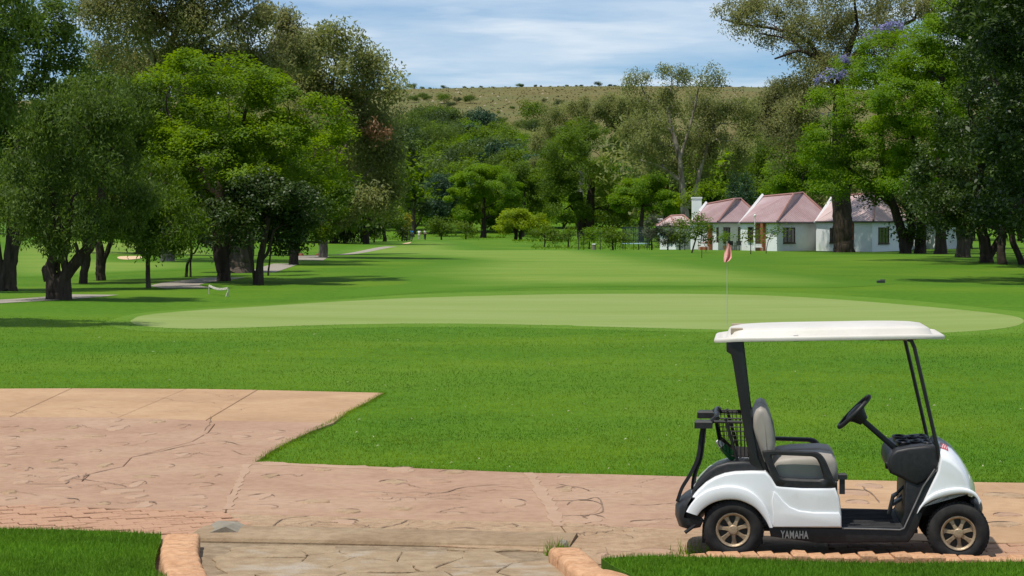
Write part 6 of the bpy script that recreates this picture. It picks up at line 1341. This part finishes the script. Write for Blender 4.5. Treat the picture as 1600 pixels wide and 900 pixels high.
# the wheel is seen a little from above
side = (side * .985 + ax * .0).normalized()
sw = MB(); sw.tube([C_ + up * Rw * math.cos(t) + side * Rw * math.sin(t) for t in np.linspace(0, 2 * PI, 41)[:-1]], .017, 8, closed=True)
sw = sw.build('steering_wheel', M['plastic'], cart, 60)
mb = MB()
for t in (PI / 2, -PI / 2, PI): mb.tube([C_ - ax * .03, C_ - ax * .012 + (up * math.cos(t) + side * math.sin(t)) * Rw * .55, C_ + (up * math.cos(t) + side * math.sin(t)) * Rw], [.02, .016, .012], 6)
mb.build('wheel_spoke', M['plastic'], sw, 50)
mb = MB(); mb.ring([[C_ + ax * d + (up * math.cos(t) * 1.1 + side * math.sin(t)) * r for t in np.linspace(0, 2 * PI, 17)[:-1]] for r, d in ((.035, -.10), (.055, -.05), (.075, -.02), (.075, .008), (.05, .018))]); mb.build('wheel_hub', M['plastic'], sw, 40)
mb = MB(); mb.tube([A_ - (A_ - B_).normalized() * -.01, C_ - ax * .05], .03, 10); mb.build('column_head', M['plastic'], cart, 50)

# wheels
def wheel(u, w, s, steer=0.0):
    """s = -1 near side, +1 far side; tyre outside face at |v| = .58"""
    R, wd = .222, .19; t = bpy.data.objects.new('wheel', None); 
    hubm = MB(); k = 32
    def lathe(mb, prof, closed=False):
        mb.ring([[(r * math.cos(a), s * y, r * math.sin(a)) for a in np.linspace(0, 2 * PI, k + 1)[:-1]] for r, y in prof], cap0=not closed, cap1=not closed)
    lathe(hubm, [(.10, -.16), (.112, -.10), (.112, -.045), (.03, -.045)]); hub = hubm.build('wheel', M['post'], cart, 40)
    hub.location = (u, s * .58, w); hub.rotation_euler = (0, 0, steer)
    mb = MB(); prof = [(.128, -.016), (.145, -.002), (.175, .0), (.198, -.010), (.211, -.022), (.219, -.040), (.222, -.07), (.222, -.12), (.219, -.15), (.208, -.172), (.18, -.188), (.13, -.18)]
    mb.ring([[(r * math.cos(a), s * y, r * math.sin(a)) for a in np.linspace(0, 2 * PI, 49)[:-1]] for r, y in prof], closed_v=True)
    ty = mb.build('tyre', M['rubber'], hub, 50)
    tb = MB()
    for i in range(44):
        a = 2 * PI * i / 44
        for y0, y1, off in ((-.030, -.062, 0), (-.072, -.118, .5), (-.128, -.160, 0)):
            Mx = Matrix.Rotation(-(a + off * 2 * PI / 44), 4, 'Y'); yy = sorted((s * y0, s * y1)); rr_ = .2175 if y0 != -.072 else .2205
            tb.box(rr_ - .006, rr_ + .0065, yy[0], yy[1], -.0095, .0095, Mx)
    tb.build('tread_block', M['rubber'], hub, kind='stuff')
    mb = MB(); lathe(mb, [(.128, -.10), (.128, -.014), (.122, -.008), (.112, -.012), (.106, -.022), (.106, -.10)], True)
    mb.f = mb.f; rim = mb.build('rim', M['rimm'], hub, 40)
    sp = MB(); n = 7
    for i in range(n):
        a = 2 * PI * i / n + .3; ca, sa = math.cos(a), math.sin(a)
        loops = []
        for r, hw, y in ((.030, .020, -.020), (.055, .015, -.020), (.085, .017, -.026), (.108, .026, -.028)):
            loops.append([(ca * r - sa * hw * f, s * (y + d), sa * r + ca * hw * f) for f, d in ((-1, -.012), (-.7, 0), (.7, 0), (1, -.012), (.8, -.03), (-.8, -.03))])
        sp.ring(loops)
    sp.build('rim_spoke', M['rimm'], hub, 35)
    mb = MB(); lathe(mb, [(.036, -.03), (.036, -.014), (.030, -.008), (.018, -.006), (.010, -.006)]); mb.build('hub_cap', M['rimm'], hub, 35)
hr, hf = q(269, 775, -.58), q(1024, 775, -.58)
for s in (-1, 1): wheel(hr[0], .222, s); wheel(hf[0], .222, s, math.radians(-1.5))
for u in (hr[0], hf[0]): mb = MB(); mb.tube([(u, -.44, .21), (u, .44, .21)], .035, 8); mb.build('axle', M['post'], cart)
# lettering on the rocker
tc_ = bpy.data.curves.new('lettering', 'FONT'); tc_.body = 'YAMAHA'; tc_.size = .1; tc_.offset = .0022; tc_.extrude = .003; tc_.space_character = 1.08; tc_.resolution_u = 3
to = bpy.data.objects.new('lettering', tc_); COL.objects.link(to); bpy.context.view_layer.update()
me = bpy.data.meshes.new_from_object(to.evaluated_get(bpy.context.evaluated_depsgraph_get())); bpy.data.objects.remove(to)
co = np.array([v.co[:] for v in me.vertices]); lo, hi = co.min(0), co.max(0); (ua, wa), (ub, wb) = q(428, 774, -.548), q(521, 749, -.548)
co[:, 0] = ua + (co[:, 0] - lo[0]) / (hi[0] - lo[0]) * (ub - ua); zz = wa + (co[:, 1] - lo[1]) / (hi[1] - lo[1]) * (wb - wa); vv = -.5462 - (co[:, 2] - lo[2]) * .6
me.vertices.foreach_set('co', np.stack([co[:, 0], vv, zz], 1).astype(np.float32).ravel()); me.materials.clear(); put('lettering', me, M['silver'], rk_near)
# bag rack, basket, straps
def P3(U, V, v): a = q(U, V, v); return (a[0], v, a[1])
for v in (-.42, .42):
    mb = MB(); U = (U0 := (0, 0)); mb.tube([P3(205, 383, -.42)[:1] + (v,) + P3(205, 383, -.42)[2:], (P3(300, 385, -.42)[0], v, P3(300, 385, -.42)[2])], .013, 6); mb.tube([(P3(243, 372, -.42)[0], v, P3(243, 372, -.42)[2]), (P3(292, 545, -.42)[0], v, P3(292, 545, -.42)[2])], .014, 6); mb.build('rack_bar', M['post'], cart, 50)
    a, b = q(140, 404, -.42), q(200, 378, -.42); mb = MB(); mb.bbox(a[0], b[0], v - .05, v + .05, a[1], b[1], .015); c = q(212, 352, -.42); mb.tube([(b[0] - .03, v, b[1] - .03), (b[0] + .03, v * .9, b[1] + .02), (b[0] + .03, v * .4, b[1] + .03)], .02, 6); mb.build('bag_holder', M['plastic'], cart, 40)
a = q(212, 355, 0); mb = MB(); mb.tube([(a[0] + .02, -.42, q(208, 372, -.42)[1]), (a[0] + .0, -.2, q(208, 372, -.42)[1] + .02), (a[0], .2, q(208, 372, -.42)[1] + .02), (a[0] + .02, .42, q(208, 372, -.42)[1])], .016, 8); mb.build('rack_rail', M['post'], cart, 50)
def strap(v, pts, w):
    c = spline([q(*p, v) for p in pts], 6); n = len(c); L0 = []
    for i, p in enumerate(c):
        d = Vector(c[min(n - 1, i + 1)]) - Vector(c[max(0, i - 1)]); d.normalize(); nn = Vector((-d.y, d.x)); wd = w * (1 if i < n * .5 else 1.0)
        L0.append([(p[0] + nn.x * e, v + o, p[1] + nn.y * e) for e, o in ((-.004 - w * .25, -.025), (.004 + w * .25, -.025), (.004 + w * .25, .025), (-.004 - w * .25, .025))])
    mb = MB(); mb.ring(L0); mb.build('bag_strap', M['strapm'], cart, 50)
strap(-.40, [(166, 400), (160, 440), (150, 505), (125, 560), (98, 605), (82, 650)], .035)
strap(-.34, [(172, 402), (167, 440), (160, 505), (142, 548), (134, 580), (132, 610)], .022)
strap(.30, [(176, 400), (172, 440), (163, 505), (146, 552), (138, 600)], .02)
# wire basket
bk = MB(); bt = [q(*p, -.35) for p in [(206, 372), (322, 372), (322, 502), (262, 498), (222, 462)]]
for k in range(16):
    v = -.36 + k * .048; bk.tube([(u, v, w) for u, w in bt[1:] + bt[:1]][::-1] if False else [(bt[0][0], v, bt[0][1]), (bt[4][0], v, bt[4][1]), (bt[3][0], v, bt[3][1]), (bt[2][0], v, bt[2][1])], .0028, 4)
for f in np.linspace(0, 1, 6):
    u = bt[0][0] + (bt[4][0] - bt[0][0]) * f; w = bt[0][1] + (bt[4][1] - bt[0][1]) * f; bk.tube([(u, -.36, w), (u, .36, w)], .003 if f else .006, 4)
for f in np.linspace(0, 1, 5): u = bt[3][0] + (bt[2][0] - bt[3][0]) * f; w = bt[3][1] + (bt[2][1] - bt[3][1]) * f; bk.tube([(u, -.36, w), (u, .36, w)], .003, 4)
for v in (-.36, .36):
    for f in np.linspace(0, .98, 9):
        u = bt[0][0] + (bt[1][0] - bt[0][0]) * f; ub_ = bt[4][0] + (bt[2][0] - bt[4][0]) * f; wb_ = np.interp(ub_, [bt[4][0], bt[3][0], bt[2][0]], [bt[4][1], bt[3][1], bt[2][1]]); bk.tube([(u, v, bt[0][1]), (ub_, v, wb_)], .0028, 4)
    for f in np.linspace(0, .8, 6):
        w = bt[0][1] + (bt[4][1] - bt[0][1]) * f; u = bt[0][0] + (bt[4][0] - bt[0][0]) * f; bk.tube([(u, v, w), (bt[2][0], v, w)], .0028 if f else .006, 4)
bk.build('basket', M['wire'], cart, kind='stuff')
# the bottle lying in the basket
bl = Vector((*q(238, 470, -.30)[:1], -.30, q(238, 470, -.30)[1])); Mw = Matrix.Translation((OX, OY, PZ)) @ Matrix.Rotation(-YAW, 4, 'Z')
bt_ = thing('bottle', Mw @ bl, 'green sand bottle with a white cap lying in the wire basket', 'bottle', None, -YAW)
dirb = Vector((.55, .2, -.6)).normalized(); 
def lat(prof, m_, name):
    mb = MB(); r0 = dirb.cross(Vector((0, 1, 0))).normalized(); r1 = dirb.cross(r0); mb.ring([[dirb * d + (r0 * math.cos(t) + r1 * math.sin(t)) * r for t in np.linspace(0, 2 * PI, 13)[:-1]] for r, d in prof]); mb.build(name, m_, bt_, 40)
lat([(.026, -.02), (.034, .0), (.034, .10), (.026, .115)], mat('green_plastic', (.03, .16, .05), None, 1, .4), 'bottle_body'); lat([(.012, -.075), (.020, -.065), (.024, -.021)], M['white_paint'], 'cap')
